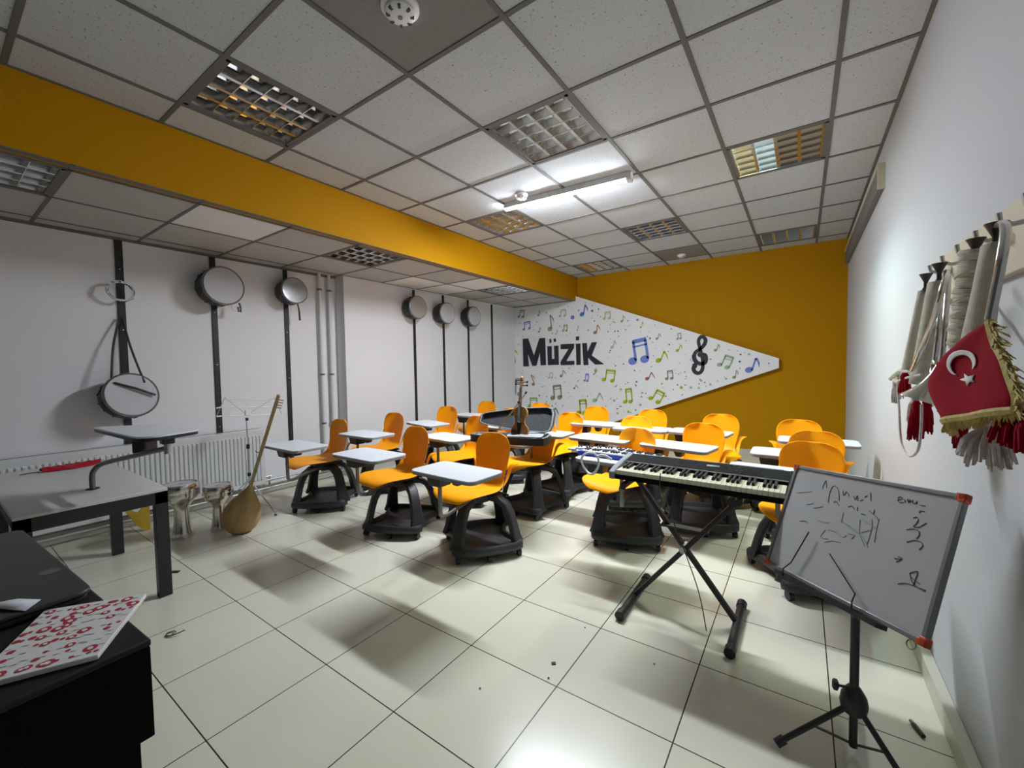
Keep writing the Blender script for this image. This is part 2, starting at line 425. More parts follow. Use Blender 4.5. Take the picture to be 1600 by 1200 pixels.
for c, r in FIX:
    fixture(cx(c) + .012, cx(c + 1) - .012, cy(r) + .012, cy(r + 1) - .012, ZC, fl[(c, r)], lit=(0, 1) if (c, r) == (5, 3) else ())
ll = {-1: 'louvred light in the low ceiling at the left edge, under the beam',
      3: 'louvred light in the low ceiling above the wall pipes', 7: 'farthest louvred light in the low ceiling, above the last wall drums'}
for i, k in LOWFIX:
    fixture(LX[i] + .009, LX[i + 1] - .009, ly(k) + .01, ly(k + 1) - .01, ZL, ll[k])
A_, B_ = at(791, 329, 2, 2.728), at(985, 281, 2, 2.728)
mid = (A_ + B_) / 2; ang = math.atan2((B_ - A_).y, (B_ - A_).x); Lh = (B_ - A_).length / 2
t = thing('batten_light', (mid.x, mid.y, ZC), 'bright white linear lamp on a surface batten under the ceiling', 'light', ang)
MB().box2((-Lh - .006, -.034, -.050), (Lh + .012, .034, 0)).build('batten', M['enamel'], t, bevel=.004)
gl = MB(); ns_ = 12; ra = .041
arc = [(ra * math.sin(R(-48 + 96 * k / ns_)), -.040 - ra * math.cos(R(-48 + 96 * k / ns_)) + ra * math.cos(R(48)) - .008) for k in range(ns_ + 1)]
gl.prism([(-Lh, a, b) for a, b in arc], (2 * Lh - .03, 0, 0))
gl.build('lit_diffuser', M['glow'], t, smooth=60)
MB().box2((Lh - .030, -.033, -.070), (Lh + .012, .033, -.002)).build('end_cap', M['white'], t, bevel=.004)

def detector(p, s, label, dark=False):
    t = thing('smoke_detector', p, label, 'smoke detector')
    MB().lathe([(.058 * s, 0), (.058 * s, -.012), (.050 * s, -.018)]).build('base', M['white'], t)
    MB().lathe([(.046 * s, -.018), (.046 * s, -.030), (.036 * s, -.040), (.015 * s, -.044), (.001, -.044)]).build('cover', M['white'], t)
    v = MB()
    for k in range(8):
        a = k * math.pi / 4
        v.box((.036 * s * math.cos(a), .036 * s * math.sin(a), -.036), (.016, .011, .013), a)
    MB().lathe([(.010, -.043), (.010, -.047)], n=12).build('indicator', M['greymetal'], t)
    v.build('vents', M['shade'] if dark else M['greymetal'], t)
detector((-1.385, 1.217, ZC), 1.35, 'round vented smoke detector on the grey ceiling panel at the top edge', True)
detector((-2.02, 3.088, ZC), 1.0, 'small white smoke detector beside the lit tube')
detector((-1.377, 6.106, ZC), 1.0, 'white smoke detector on the far grey ceiling panel')

# grille on the right wall under the ceiling
t = thing('wall_vent', (XR, 5.15, 2.54), 'long grey wall grille under the ceiling on the right', 'vent')
MB().box2((-.035, -1.30, -.075), (0, 1.35, .085)).build('grille_panel', M['vent'], t, bevel=.004)
MB().box2((-.042, -1.32, .068), (0, 1.37, .088)).box2((-.04, -1.335, -.08), (0, -1.31, .088)).build('frame', M['railwood'], t)

# ------------------------------------------------------------------ mural board
YM = 6.50
def mp(x, y): p = at(x, y, 1, YM); return (p.x, p.z)
def c4(x, y): return mp(780 + x / 6, 460 + y / 6)
def c5(x, y): return mp(960 + x / 5.926, 500 + y / 5.926)
t = thing('mural_board', (-2.5, YM, 0.05), 'white arrow-shaped music mural board on the mustard back wall', 'mural')
zo = 0.05; xo = -2.5
tipt = mp(1217, 560); tipb = mp(1217, 575); tl = mp(900, 463); bl = mp(1018, 640)
sl = (tipb[1] - bl[1]) / (tipb[0] - bl[0])
xb = tipb[0] - (tipb[1] - .06) / sl
poly = [(XL2 + .003, .06), (xb, .06), tipb, tipt, (XS + .003, tipt[1] + (tl[1] - tipt[1]) / (tl[0] - tipt[0]) * (XS - tipt[0])), (XS + .003, ZL - .006), (XL2 + .003, ZL - .006)]
MB().prism([(x - xo, 0, z - zo) for x, z in poly], (0, .03, 0)).build('panel', M['mural'], t, smooth=0)
# mounting battens between the panel and the wall
b = MB()
b.box2((-4.3 - xo, .03, 1.2 - zo), (-.9 - xo, YB - YM, 1.25 - zo))
b.build('mounting_batten', M['strip'], t)
def shp(mb, pts, mi, th=.003, off=0.0):
    mb.cur = mi
    mb.prism([(x - xo, -.0008 - off, z - zo) for x, z in pts], (0, -th, 0))
L = MB()
for pts in [
 [(222, 417), (272, 413), (327, 575), (378, 411), (431, 408), (440, 663), (390, 665), (383, 540), (350, 668), (312, 670), (268, 550), (280, 673), (228, 676)],
 [(452, 487), (493, 485), (495, 605), (520, 604), (516, 483), (556, 480), (560, 660), (458, 664)],
 [(472, 420), (488, 418), (490, 453), (474, 455)], [(512, 415), (531, 413), (532, 446), (514, 447)],
 [(577, 468), (703, 462), (702, 500), (630, 625), (705, 622), (706, 660), (578, 664), (577, 630), (652, 512), (578, 514)],
 [(720, 464), (762, 461), (765, 660), (726, 662)], [(720, 397), (750, 393), (750, 430), (721, 432)],
 [(780, 458), (822, 455), (828, 540), (868, 450), (918, 447), (868, 572), (985, 655), (900, 658), (833, 592), (838, 662), (792, 664)]]:
    shp(L, [c4(*p) for p in pts], 0, .008)
L.build('lettering', M['letter'], t, smooth=0)
def ribbon(mb, pts, ws, mi=0, th=.003, k=5, off=0.0):
    P = bez([Vector((p[0], p[1], 0)) for p in pts], k); n = len(P)
    W = [ws[0] + (ws[min(int(i / k) + 1, len(ws) - 1)] - ws[min(int(i / k), len(ws) - 1)]) * ((i % k) / k) if False else ws[min(round(i / (n - 1) * (len(ws) - 1)), len(ws) - 1)] for i in range(n)]
    l, r_ = [], []
    for i in range(n):
        d = (P[min(i + 1, n - 1)] - P[max(i - 1, 0)]).normalized(); q = Vector((-d.y, d.x, 0)) * W[i] / 2
        l.append(P[i] + q); r_.append(P[i] - q)
    mb.cur = mi
    for i in range(n - 1):
        pl = [l[i], l[i + 1], r_[i + 1], r_[i]]
        mb.prism([(p.x - xo, -.0008 - off, p.y - zo) for p in pl], (0, -th, 0))
def disc(mb, c, rx, ry, mi, rot=0, th=.003, n=14, off=0.0):
    pts = []
    for k in range(n):
        a = 2 * math.pi * k / n; u, v = rx * math.cos(a), ry * math.sin(a)
        pts.append((c[0] + u * math.cos(rot) - v * math.sin(rot), c[1] + u * math.sin(rot) + v * math.cos(rot)))
    shp(mb, pts, mi, th, off)
cl = MB()
path = [(800, 318), (838, 322), (850, 360), (838, 395), (800, 405), (760, 390), (738, 345), (752, 300), (790, 272), (828, 235), (845, 190), (828, 160), (798, 158), (780, 190), (785, 235), (800, 290), (815, 350), (820, 420), (810, 468), (782, 492), (748, 482), (732, 450), (742, 420)]
ribbon(cl, [c5(*p) for p in path], [.045, .05, .055, .06, .05, .05, .05, .045, .045, .045, .05, .055, .05], 0, .006, 6)
disc(cl, c5(800, 320), .045, .04, 0, th=.0065); disc(cl, c5(744, 424), .035, .04, 0, th=.0065)
cl.build('treble_clef', M['letter'], t, smooth=0)
nn = list(NOTE.keys()); nm = [M['n_' + k] for k in nn]
NP = []
def note(kind, c, wpx, hpx, colr, rot=0, flip=False, f=c4, div=6.0):
    # metres per photo pixel on the mural, measured at the note
    p0 = f(*c); px1 = f(c[0] + 10, c[1]); pz1 = f(c[0], c[1] + 10)
    sx = abs(px1[0] - p0[0]) / 10; sz = abs(pz1[1] - p0[1]) / 10
    W, H = wpx * sx, hpx * sz; mi = 0; NP.append((p0[0], p0[1], max(W, H) * .55)); N_ = MB(); ca, sa = math.cos(R(rot)), math.sin(R(rot))
    def T(u, v):
        if flip: u = -u
        return (p0[0] + u * ca - v * sa, p0[1] + u * sa + v * ca)
    if kind == 's':
        hr = min(W * .30, H * .2)
        cxx = -W / 2 + hr
        disc(N_, T(cxx, -H / 2 + hr), hr * 1.1, hr * .9, mi, R(20))
        sxx = cxx + hr * .8
        ribbon(N_, [T(sxx, -H / 2 + hr), T(sxx + W * .05, H / 2)], [hr * .5], mi)
        ribbon(N_, [T(sxx + W * .03, H / 2), T(sxx + W * .32, H * .30), T(W / 2, H * .02)], [hr * .7, hr * .5, hr * .25], mi)
    else:
        hr = min(W * .22, H * .17)
        xs = (-W / 2 + hr, W / 2 - hr * 1.0)
        for k, xx in enumerate(xs):
            yb = -H / 2 + hr * (1 + .5 * (1 - k) * 0)
            disc(N_, T(xx, yb), hr * 1.05, hr * .9, mi, R(15))
            ribbon(N_, [T(xx + hr * .8, yb), T(xx + hr * .8, H / 2 - hr * .3)], [hr * .62], mi)
        a, b2 = xs[0] + hr * .6, xs[1] + hr * 1.0
        ribbon(N_, [T(a, H / 2 - hr * .4), T(b2, H / 2 - hr * .25)], [hr * .95], mi)
        if H > .12: ribbon(N_, [T(a, H / 2 - hr * 1.6), T(b2, H / 2 - hr * 1.45)], [hr * .35], mi)
    N_.build('painted_note', M['n_' + colr], t, smooth=0)
for a in [('d', (205, 185), 60, 75, 'grey', -8), ('d', (255, 297), 75, 80, 'blue', 5), ('d', (592, 178), 68, 72, 'pale'), ('d', (615, 318), 50, 65, 'olive'),
          ('d', (1008, 200), 72, 75, 'pale'), ('d', (1025, 765), 118, 120, 'lime', -8), ('d', (165, 872), 88, 165, 'grey', -4), ('d', (530, 922), 108, 140, 'sage', 5),
          ('d', (312, 1015), 90, 95, 'green'), ('d', (770, 1062), 105, 150, 'lime', 4), ('d', (815, 782), 46, 78, 'blue', -5),
          ('d', (480, 762), 44, 58, 'pale'), ('s', (482, 270), 66, 150, 'sage', 8), ('s', (372, 180), 28, 50, 'grey'), ('s', (795, 155), 72, 110, 'sky', -8),
          ('s', (1160, 232), 44, 62, 'olive'), ('s', (915, 332), 60, 88, 'tan', -5), ('s', (737, 318), 20, 50, 'grey'), ('s', (380, 335), 32, 48, 'tan'),
          ('s', (540, 357), 28, 44, 'pale'), ('s', (135, 582), 84, 150, 'lime', 18), ('s', (1070, 472), 50, 80, 'pale', -8), ('s', (315, 805), 46, 105, 'tan', 25),
          ('s', (600, 747), 58, 70, 'sage', -10), ('s', (722, 873), 50, 44, 'rust', -15), ('s', (930, 976), 95, 105, 'mint', -20), ('s', (522, 1107), 84, 85, 'dgreen', -25)]:
    note(*a)
for a in [('d', (213, 297), 190, 230, 'blue', 8), ('s', (445, 348), 105, 118, 'lime', -18), ('s', (408, 156), 46, 60, 'grey', -10), ('d', (595, 153), 50, 60, 'sage', 8),
          ('s', (600, 263), 55, 74, 'lime', -15), ('s', (252, 47), 30, 60, 'lime', -8), ('s', (950, 260), 50, 70, 'olive', -10), ('d', (1025, 387), 122, 125, 'mint', -22),
          ('s', (1282, 424), 118, 148, 'blue', -14), ('s', (1120, 505), 50, 80, 'sage', -6), ('d', (505, 513), 78, 88, 'sage', 5), ('s', (335, 528), 86, 85, 'rust', -20),
          ('d', (120, 706), 90, 142, 'lime', 4), ('d', (388, 706), 118, 125, 'lime', -28)]:
    note(*a, f=c5) if len(a) == 6 else note(*(list(a) + [0]), f=c5)
D_ = MB()
for x, y, r_, k in [(688, 215, 20, 'purple'), (872, 155, 11, 'dark'), (745, 150, 9, 'grey'), (905, 715, 17, 'green'), (1297, 238, 11, 'grey'),
                    (137, 390, 14, 'olive'), (133, 728, 11, 'grey'), (1078, 995, 12, 'mint'), (1140, 890, 11, 'mint'), (1110, 1115, 11, 'mint'), (1212, 1100, 12, 'lime'), (376, 948, 12, 'green')]:
    disc(D_, c4(x, y), r_ * .0018, r_ * .0018, nn.index(k), th=.002, n=10)
t_ = 0
for x, y, r_, k in [(330, 170, 10, 'dark'), (205, 573, 12, 'purple'), (620, 625, 17, 'green'), (708, 625, 14, 'mint'), (783, 630, 12, 'mint'), (258, 674, 14, 'mint'), (240, 785, 15, 'mint'),
                    (440, 590, 11, 'mint'), (653, 480, 10, 'mint'), (1168, 320, 9, 'dark'), (1160, 385, 10, 'dark'), (1247, 318, 12, 'mint'), (1430, 402, 7, 'purple'), (125, 580, 7, 'dark'), (187, 468, 8, 'dark'), (805, 562, 12, 'mint'), (888, 597, 12, 'mint'), (1035, 546, 8, 'purple'), (955, 567, 8, 'pale')]:
    disc(D_, c5(x, y), r_ * .0014, r_ * .0014, nn.index(k), th=.002, n=10)
rg = random.Random(3); cnt = 0
topl = lambda x: tipt[1] + (tl[1] - tipt[1]) / (tl[0] - tipt[0]) * (x - tipt[0])
while cnt < 190:
    x = rg.uniform(-4.4, -.45); z = rg.uniform(.5, 2.4)
    if z > (topl(x) - .05 if x > XS else 2.34) or z < (tipb[1] + sl * (x - tipb[0]) + .06): continue
    if any((x - a) ** 2 + (z - b) ** 2 < (r_ + .02) ** 2 for a, b, r_ in NP): continue
    a0 = c4(215, 680); a1 = c4(990, 400)
    if a0[0] < x < a1[0] and a0[1] < z < a1[1]: continue
    disc(D_, (x, z), *(2 * [rg.choice([.006, .007, .009, .012])]), nn.index(rg.choice(['grey', 'grey', 'dark', 'dark', 'purple', 'sage', 'tan', 'mint'])), th=.0015, n=8); cnt += 1
tag(D_.build('painted_dots', nm, t, smooth=0), kind='stuff')

# ------------------------------------------------------------------ left wall: rails, drums, pipes, radiator
def rail(y, z0, wd, label, x=XL, ztop=ZL - .02):
    t = thing('wall_rail', (x, y, z0), label, 'wall rail', group='black vertical rails on the left wall')
    MB().box2((0, -wd / 2, 0), (.012, wd / 2, ztop - z0)).build('strip', M['strip'], t, bevel=.002)
    for z in (.35, .95, 1.45):
        MB().lathe([(.006, 0), (.005, .003), (.001, .004)], (.012, 0, z), Matrix.Rotation(R(90), 4, 'Y'), n=8).build('screw', M['silver'], t)
rail(1.0, .69, .050, 'black wall rail nearest the camera, carrying the coil and the strapped drum')
rail(1.665, .40, .048, 'black wall rail carrying the big drum above the radiator')
rail(2.345, .25, .046, 'black wall rail carrying the drum left of the wall pipes')
rail(4.02, .1, .040, 'black wall rail right of the pipes, carrying the open backed drum', XL2)
rail(4.60, .1, .038, 'black wall rail carrying the middle one of the three far drums', XL2)
rail(5.17, .1, .038, 'black wall rail carrying the farthest drum', XL2)
rail(5.80, .1, .038, 'black wall rail without any drum, closest to the mural', XL2)

def drum(c, r_, dep, label, skin, tilt=0, yawd=0, strap=None, bulge=1.0, name='frame_drum', prong=True):
    # axis points away from the wall (+x), turned by yawd towards -y, tilted down
    t = thing(name, c, label, 'drum', group='hand drums hung on the left wall')
    m = Matrix.Rotation(R(-yawd), 4, 'Z') @ Matrix.Rotation(R(90 + tilt), 4, 'Y')
    MB().lathe([(r_ * .90, -dep / 2), (r_ * .97, -dep * .3), (r_ * .97, dep * .35), (r_ * .95, dep / 2)], m=m, n=40).build('shell', M['black'], t)
    MB().lathe([(r_ * 1.0, dep * .36), (r_ * 1.03, dep * .40), (r_ * 1.03, dep * .50), (r_ * .97, dep * .53), (r_ * .93, dep * .50)], m=m, n=40).build('hoop', M['greymetal'], t)
    MB().lathe([(r_ * .965, dep * .50), (r_ * .955, dep * .515), (r_ * .5, dep * .522), (.001, dep * .522)], m=m, n=40).build('drum_head', skin, t)
    for k in range(8):
        a = k * math.pi / 4 + .2
        p = lambda rr, z: m @ Vector((rr * math.cos(a), rr * math.sin(a), z))
        a2 = a + math.pi / 8
        q = m @ Vector((r_ * .985 * math.cos(a2), r_ * .985 * math.sin(a2), -dep * .3))
        MB().tube([p(r_ * .98, -dep * .35), p(r_ * 1.0, 0), p(r_ * 1.02, dep * .42), q], .005, 6).build('tension_lug', M['blackmetal'], t)
    if strap: strap(t)
    return t
def pat(x, px_, py_): return at(px_, py_, 0, x)
# coil of white hose / headless rim
c = pat(-4.56, 186, 455)
t = thing('cable_coil', c, 'small ring of white cable and black strap hung on the first wall rail', 'cable')
def ring(rr, ry, ox, oy, oz, rad, n=28, ph=0):
    return [Vector((ox + .008 * math.sin(3 * k), oy + rr * math.cos(2 * math.pi * k / n + ph), oz + ry * math.sin(2 * math.pi * k / n + ph))) for k in range(n)]
MB().tube(ring(.082, .078, .03, 0, 0, .006), .0055, 8, True).tube(ring(.086, .070, .04, .006, -.004, .006), .004, 8, True).build('white_loop', M['white'], t)
MB().tube([(0.01, -.07, .04), (.02, -.075, -.02), (.02, -.04, -.06), (.02, .02, -.085), (.02, .075, -.05), (.02, .092, 0), (.01, .06, .055), (.01, 0, .075), (.01, -.05, .065)], .008, 6).build('black_strap', M['black'], t)
MB().cyl((-.06, 0, .07), (.05, 0, .07), .006).build('hook', M['strip'], t)
# strapped drum
def strap1(t):
    loc = t.location
    pts = [pat(-4.46, 174, 598), pat(-4.53, 177, 540), pat(-4.60, 187, 497)]
    pts2 = [pat(-4.60, 191, 497), pat(-4.52, 205, 545), pat(-4.42, 226, 598)]
    MB().tube([p - loc for p in bez(pts, 4)], .008, 6).tube([p - loc for p in bez(pts2, 4)], .008, 6).build('strap', M['black'], t)
    f = Vector(pat(-4.39, 178, 598)) - loc; g_ = Vector(pat(-4.375, 243, 617)) - loc
    MB().tube([f, (f + g_) / 2 + Vector((.01, 0, .006)), g_], .010, 6).build('front_strap', M['black'], t)
drum(pat(-4.46, 200, 620), .175, .15, 'grey headed drum hanging low by long black straps from the first rail', M['skin'], -14, -8, strap1)
def hangcord(t):
    MB().tube(bez([(.03, .10, -.13), (.04, .09, -.19), (.03, .13, -.205), (.03, .17, -.17), (.03, .16, -.12)], 4), .006, 6).build('cord', M['white'], t)
    MB().tube([(.03, .155, -.13), (.03, .165, -.17), (.03, .165, -.215), (.03, .145, -.215), (.03, .145, -.17)], .009, 6).build('clip', M['black'], t)
drum(pat(-4.49, 342, 449), .172, .20, 'largest white headed drum, hung high on the second wall rail', M['skin'], -2, -3, hangcord)
def hangstick(t):
    MB().tube([(.02, .06, -.12), (.02, .075, -.2), (.02, .08, -.30)], [.007, .01, .011], 6).build('strap', M['black'], t)
drum(pat(-4.51, 454, 456), .135, .18, 'shiny metallic headed drum on the third rail, left of the wall pipes', M['skinclear'], -2, 0, hangstick)
drum(pat(-4.35, 647, 481), .150, .17, 'reddish grey headed drum on the first rail right of the pipes', M['skinbeige'], 0, 0)
drum(pat(-4.35, 693, 490), .150, .17, 'grey headed drum, middle one of the three far wall drums', M['skin'], 0, 0)
drum(pat(-4.35, 735, 495), .150, .17, 'grey headed drum, farthest of the wall drums', M['skin'], 0, 0)

t = thing('heating_pipe', (XL + .05, 2.71, .1), 'left one of the two white vertical heating pipes', 'pipe', group='white vertical heating pipes')
MB().cyl((0, 0, 0), (0, 0, ZL - .1), .018).build('pipe', M['enamel'], t)
for z in (.55, 1.12, 2.10): MB().cyl((0, 0, z), (0, 0, z + .02), .023).cyl((0, -.03, z + .01), (0, .03, z + .01), .006).build('bracket', M['greymetal'], t)
t2 = copy_tree(t); t2.location = (XL + .05, 2.83, .1); t2['label'] = 'right one of the two white vertical heating pipes, next to the grey pier face'
t = thing('heating_pipe', (XL + .10, 0, 0), 'pair of horizontal heating pipes running low along the left wall', 'pipe')
MB().cyl((0, -1, .15), (0, YSTEP - .02, .15), .012).build('upper_pipe', M['alumatt'], t)
MB().cyl((0, -1, .07), (0, YSTEP - .02, .07), .012).build('lower_pipe', M['alumatt'], t)

# radiator
t = thing('radiator', (XL, 0, .12), 'long white panel radiator on the left wall behind the white table', 'radiator')
y0, y1, H = -.55, 2.02, .57
MB().box2((.03, y0, 0), (.115, y1, H)).build('panel', M['enamel'], t, bevel=.006)
rb = MB(); y = y0 + .03
while y < y1 - .03:
    rb.add([(.115, y - .011, .045), (.115, y + .011, .045), (.126, y + .006, .055), (.126, y - .006, .055), (.115, y - .011, H - .055), (.115, y + .011, H - .055), (.126, y + .006, H - .065), (.126, y - .006, H - .065)],
           [(0, 1, 2, 3), (4, 7, 6, 5), (3, 2, 6, 7), (0, 3, 7, 4), (1, 5, 6, 2)]); y += .0333
rb.build('ribs', M['enamel'], t, smooth=0)
MB().box2((.022, y0, H - .012), (.03, y1, H + .002)).build('top_seam', M['greymetal'], t, smooth=0)
MB().box2((.0, y0 + .3, .1), (.03, y0 + .34, .5)).box2((.0, y1 - .34, .1), (.03, y1 - .3, .5)).build('bracket', M['enamel'], t)
MB().cyl((.07, y1, .06), (.07, y1 + .06, .06), .016).cyl((.07, y1 + .05, .06), (.07, y1 + .05, -.03), .010).build('valve', M['silver'], t)

# ------------------------------------------------------------------ node chairs
def shell_mb():
    prof = [(-.325, .405, .080), (-.312, .430, .150), (-.275, .446, .198), (-.20, .449, .222), (-.10, .441, .222), (-.02, .436, .200), (.05, .438, .160),
            (.105, .456, .136), (.136, .50, .132), (.148, .55, .143), (.156, .60, .156), (.164, .66, .166), (.173, .71, .166), (.180, .755, .150), (.184, .783, .118), (.186, .797, .070)]
    rows = []
    for y, z, w_ in prof:
        row = []
        for k in range(9):
            u = -1 + k / 4
            back = max(0, min(1, (z - .45) / .06)); 
            cv = .035 * u * u * back
            st = .012 * u * u * (1 - back) if y > -.3 else 0
            row.append((u * w_, y - cv, z + st))
        rows.append(row)
    s = MB(); s.grid(rows)
    for sg in (-1, 1):                       # side wings that rise from the seat to the arm tabs
        inn = [(.150, .07, .450), (.142, .105, .472), (.136, .128, .505), (.137, .140, .54), (.142, .148, .572), (.152, .160, .590), (.170, .185, .596)]
        mid_ = [(.162, .055, .448), (.158, .095, .474), (.156, .122, .508), (.158, .136, .543), (.165, .146, .572), (.180, .158, .590), (.200, .182, .596)]
        out = [(.172, .040, .447), (.172, .085, .474), (.172, .112, .510), (.178, .127, .545), (.188, .138, .572), (.208, .150, .590), (.232, .172, .597)]
        s.grid([[(sg * a[0], a[1], a[2]) for a in l] for l in (inn, mid_, out)])
    return s
def base_parts(root):
    hb = MB()
    for k in range(4):
        a = R((42, 138, 222, 318)[k])
        e = Vector((math.cos(a), math.sin(a), 0)); n_ = Vector((-e.y, e.x, 0))
        pr = [(.0, .368), (.07, .376), (.130, .366), (.180, .330), (.210, .27), (.230, .20), (.248, .12), (.262, .07)]
        wd = [.06, .066, .072, .072, .072, .078, .092, .12]; th = [.05, .05, .045, .042, .040, .038, .036, .036]
        P = [e * r_ + Vector((0, 0, z)) for r_, z in pr]; vs = []
        for i, p in enumerate(P):
            d = (P[min(i + 1, 7)] - P[max(i - 1, 0)]).normalized(); q = n_.cross(d)
            vs += [p + n_ * x * wd[i] / 2 + q * y_ * th[i] / 2 for x, y_ in ((-1, -1), (1, -1), (1, 1), (-1, 1))]
        fs = [(0, 1, 2, 3), (31, 30, 29, 28)]
        for i in range(7):
            for j in range(4): fs.append((i * 4 + j, i * 4 + (j + 1) % 4, i * 4 + 4 + (j + 1) % 4, i * 4 + 4 + j))
        hb.add(vs, fs)
    hb.lathe([(.055, .335), (.075, .35), (.075, .385), (.045, .40)], n=24)
    b = hb.build('base', M['char'], root, bevel=.010)
    # tray
    q1 = [(.228, .180), (.216, .214), (.178, .234), (.09, .250)]
    xy = [(.172, 0), (.192, .10)] + q1 + [(0, .255)] + [(-x, y) for x, y in q1[::-1]] + [(-.192, .10), (-.172, 0), (-.192, -.10)] + [(-x, -y) for x, y in q1] + [(0, -.255)] + [(x, -y) for x, y in q1[::-1]] + [(.192, -.10)]
    out = [(math.hypot(x, y), math.atan2(y, x)) for x, y in xy]
    def loop(off, z): return [((r_ - off) * math.cos(a), (r_ - off) * math.sin(a), z) for r_, a in out]
    n = len(out); L_ = [loop(.012, .045), loop(0, .055), loop(0, .085), loop(.012, .100), loop(.03, .100), loop(.042, .072)]
    vs = sum(L_, []) + [(0, 0, .068), (0, 0, .045)]; fs = []
    for i in range(5):
        for j in range(n): fs.append((i * n + j, i * n + (j + 1) % n, (i + 1) * n + (j + 1) % n, (i + 1) * n + j))
    for j in range(n): fs.append((5 * n + j, 5 * n + (j + 1) % n, 6 * n)); fs.append(((j + 1) % n, j, 6 * n + 1))
    tr = MB().add(vs, fs); tr.build('tray', M['char'], b, smooth=50)
    for x, y in ((.195, .195), (-.195, .195), (-.195, -.195), (.195, -.195), (0, .225), (0, -.225)):
        c = MB().cyl((x - .012, y, .025), (x + .012, y, .025), .025, n=16)
        c.cyl((x, y, .025), (x, y, .06), .012, n=8)
        c.build('caster', M['black'], b)
SHELL = None
def round_rect(w_, d_, r_, z, n=5, taper=0):
    pts = []
    for cx_, cy_, a0 in ((w_ / 2 - r_, d_ / 2 - r_, 0), (-w_ / 2 + r_, d_ / 2 - r_, 90), (-w_ / 2 + r_, -d_ / 2 + r_, 180), (w_ / 2 - r_, -d_ / 2 + r_, 270)):
        for k in range(n + 1):
            a = R(a0 + 90 * k / n); pts.append((cx_ + r_ * math.cos(a), cy_ + r_ * math.sin(a), z))
    return pts
def tablet_parts(root, c, rz, z=.69, w_=.495, d_=.285):
    Mx = Matrix.Translation((c[0], c[1], 0)) @ Matrix.Rotation(rz, 4, 'Z')
    tb = MB(); tb.cur = 0
    tb.prism([Mx @ Vector(p) for p in round_rect(w_, d_, .045, z - .004)], (0, 0, .006)); tb.cur = 1
    tb.prism([Mx @ Vector(p) for p in round_rect(w_ - .002, d_ - .002, .045, z - .020)], (0, 0, .016))
    tb.build('tablet', [M['tablet'], M['tabedge']], root)
    br = MB()
    T = lambda p: Mx @ Vector(p)
    def hexa(x0, x1, y0, y1, z0, z1, k):
        xm, ym = (x0 + x1) / 2, (y0 + y1) / 2
        vs = [T((x, y, z1)) for x, y in ((x0, y0), (x1, y0), (x1, y1), (x0, y1))] + [T((xm + (x - xm) * k, ym + (y - ym) * k, z0)) for x, y in ((x0, y0), (x1, y0), (x1, y1), (x0, y1))]
        br.add(vs, [(0, 1, 2, 3), (7, 6, 5, 4), (0, 4, 5, 1), (1, 5, 6, 2), (2, 6, 7, 3), (3, 7, 4, 0)])
    hexa(-.20, .10, -.07, .07, z - .032, z - .020, .95)
    hexa(-.20, -.08, -.06, .06, z - .105, z - .030, .78)
    hexa(-.02, .05, -.045, .045, z - .080, z - .030, .6)
    br.build('tablet_bracket', M['black'], root, bevel=.006)
    return T
def make_chair(x, y, face, tab, label, basea=20, tabrz=0, post=(-.14, .0)):
    """face: degrees turned from -Y towards -X; tab: world centre of the writing tablet"""
    t = thing('tablet_chair', (x, y, 0), label, 'chair', R(-face), group='orange swivel chairs with writing tablets')
    global SHELL
    if SHELL is None:
        SHELL = {}
        SHELL['shell'] = shell_mb().build('seat_shell', M['orange'], t, sub=2, solid=.010, norm=False)
        MB().box((0, -.02, .412), (.22, .26, .022)).box((0, -.02, .395), (.12, .16, .03)).cyl((0, 0, .36), (0, 0, .41), .03).cyl((.10, .06, .40), (.19, .08, .385), .008).build('seat_mount', M['black'], t, bevel=.004)
        e = bpy.data.objects.new('tmp', None); col.objects.link(e); e.parent = t
        SHELL['e'] = t
        base_parts(t)
        bpy.data.objects.remove(e)
        SHELL['parts'] = list(t.children)
    else:
        for o in SHELL['parts']:
            copy_tree(o, t)
    for o in t.children:
        if o.name.split('.')[0] == 'base': o.rotation_euler = (0, 0, R(basea + face)); o.scale = (1.08, 1.08, 1)
    # writing tablet and its arm, in the chair's own frame
    dx, dy = tab[0] - x, tab[1] - y; a = R(face)
    lx, ly_ = dx * math.cos(a) - dy * math.sin(a), dx * math.sin(a) + dy * math.cos(a)
    T = tablet_parts(t, (lx, ly_), R(face + tabrz))
    p = T((post[0] + .155, post[1], 0)); p0 = T((post[0], post[1], 0)); p = p0
    d = Vector((p.x, p.y, 0)); dl = d.length; d.normalize()
    pts = [Vector((0, 0, .388)) + d * .02, Vector((0, 0, .385)) + d * (dl * .5), Vector((0, 0, .378)) + d * (dl - .06), Vector((0, 0, .385)) + d * (dl - .02), Vector((0, 0, .405)) + d * (dl - .003), Vector((0, 0, .45)) + d * dl, Vector((0, 0, .60)) + d * dl, Vector((0, 0, .668)) + d * dl]
    MB().tube(pts, .0125, 10).build('tablet_arm', M['greymetal'], t)
    return t
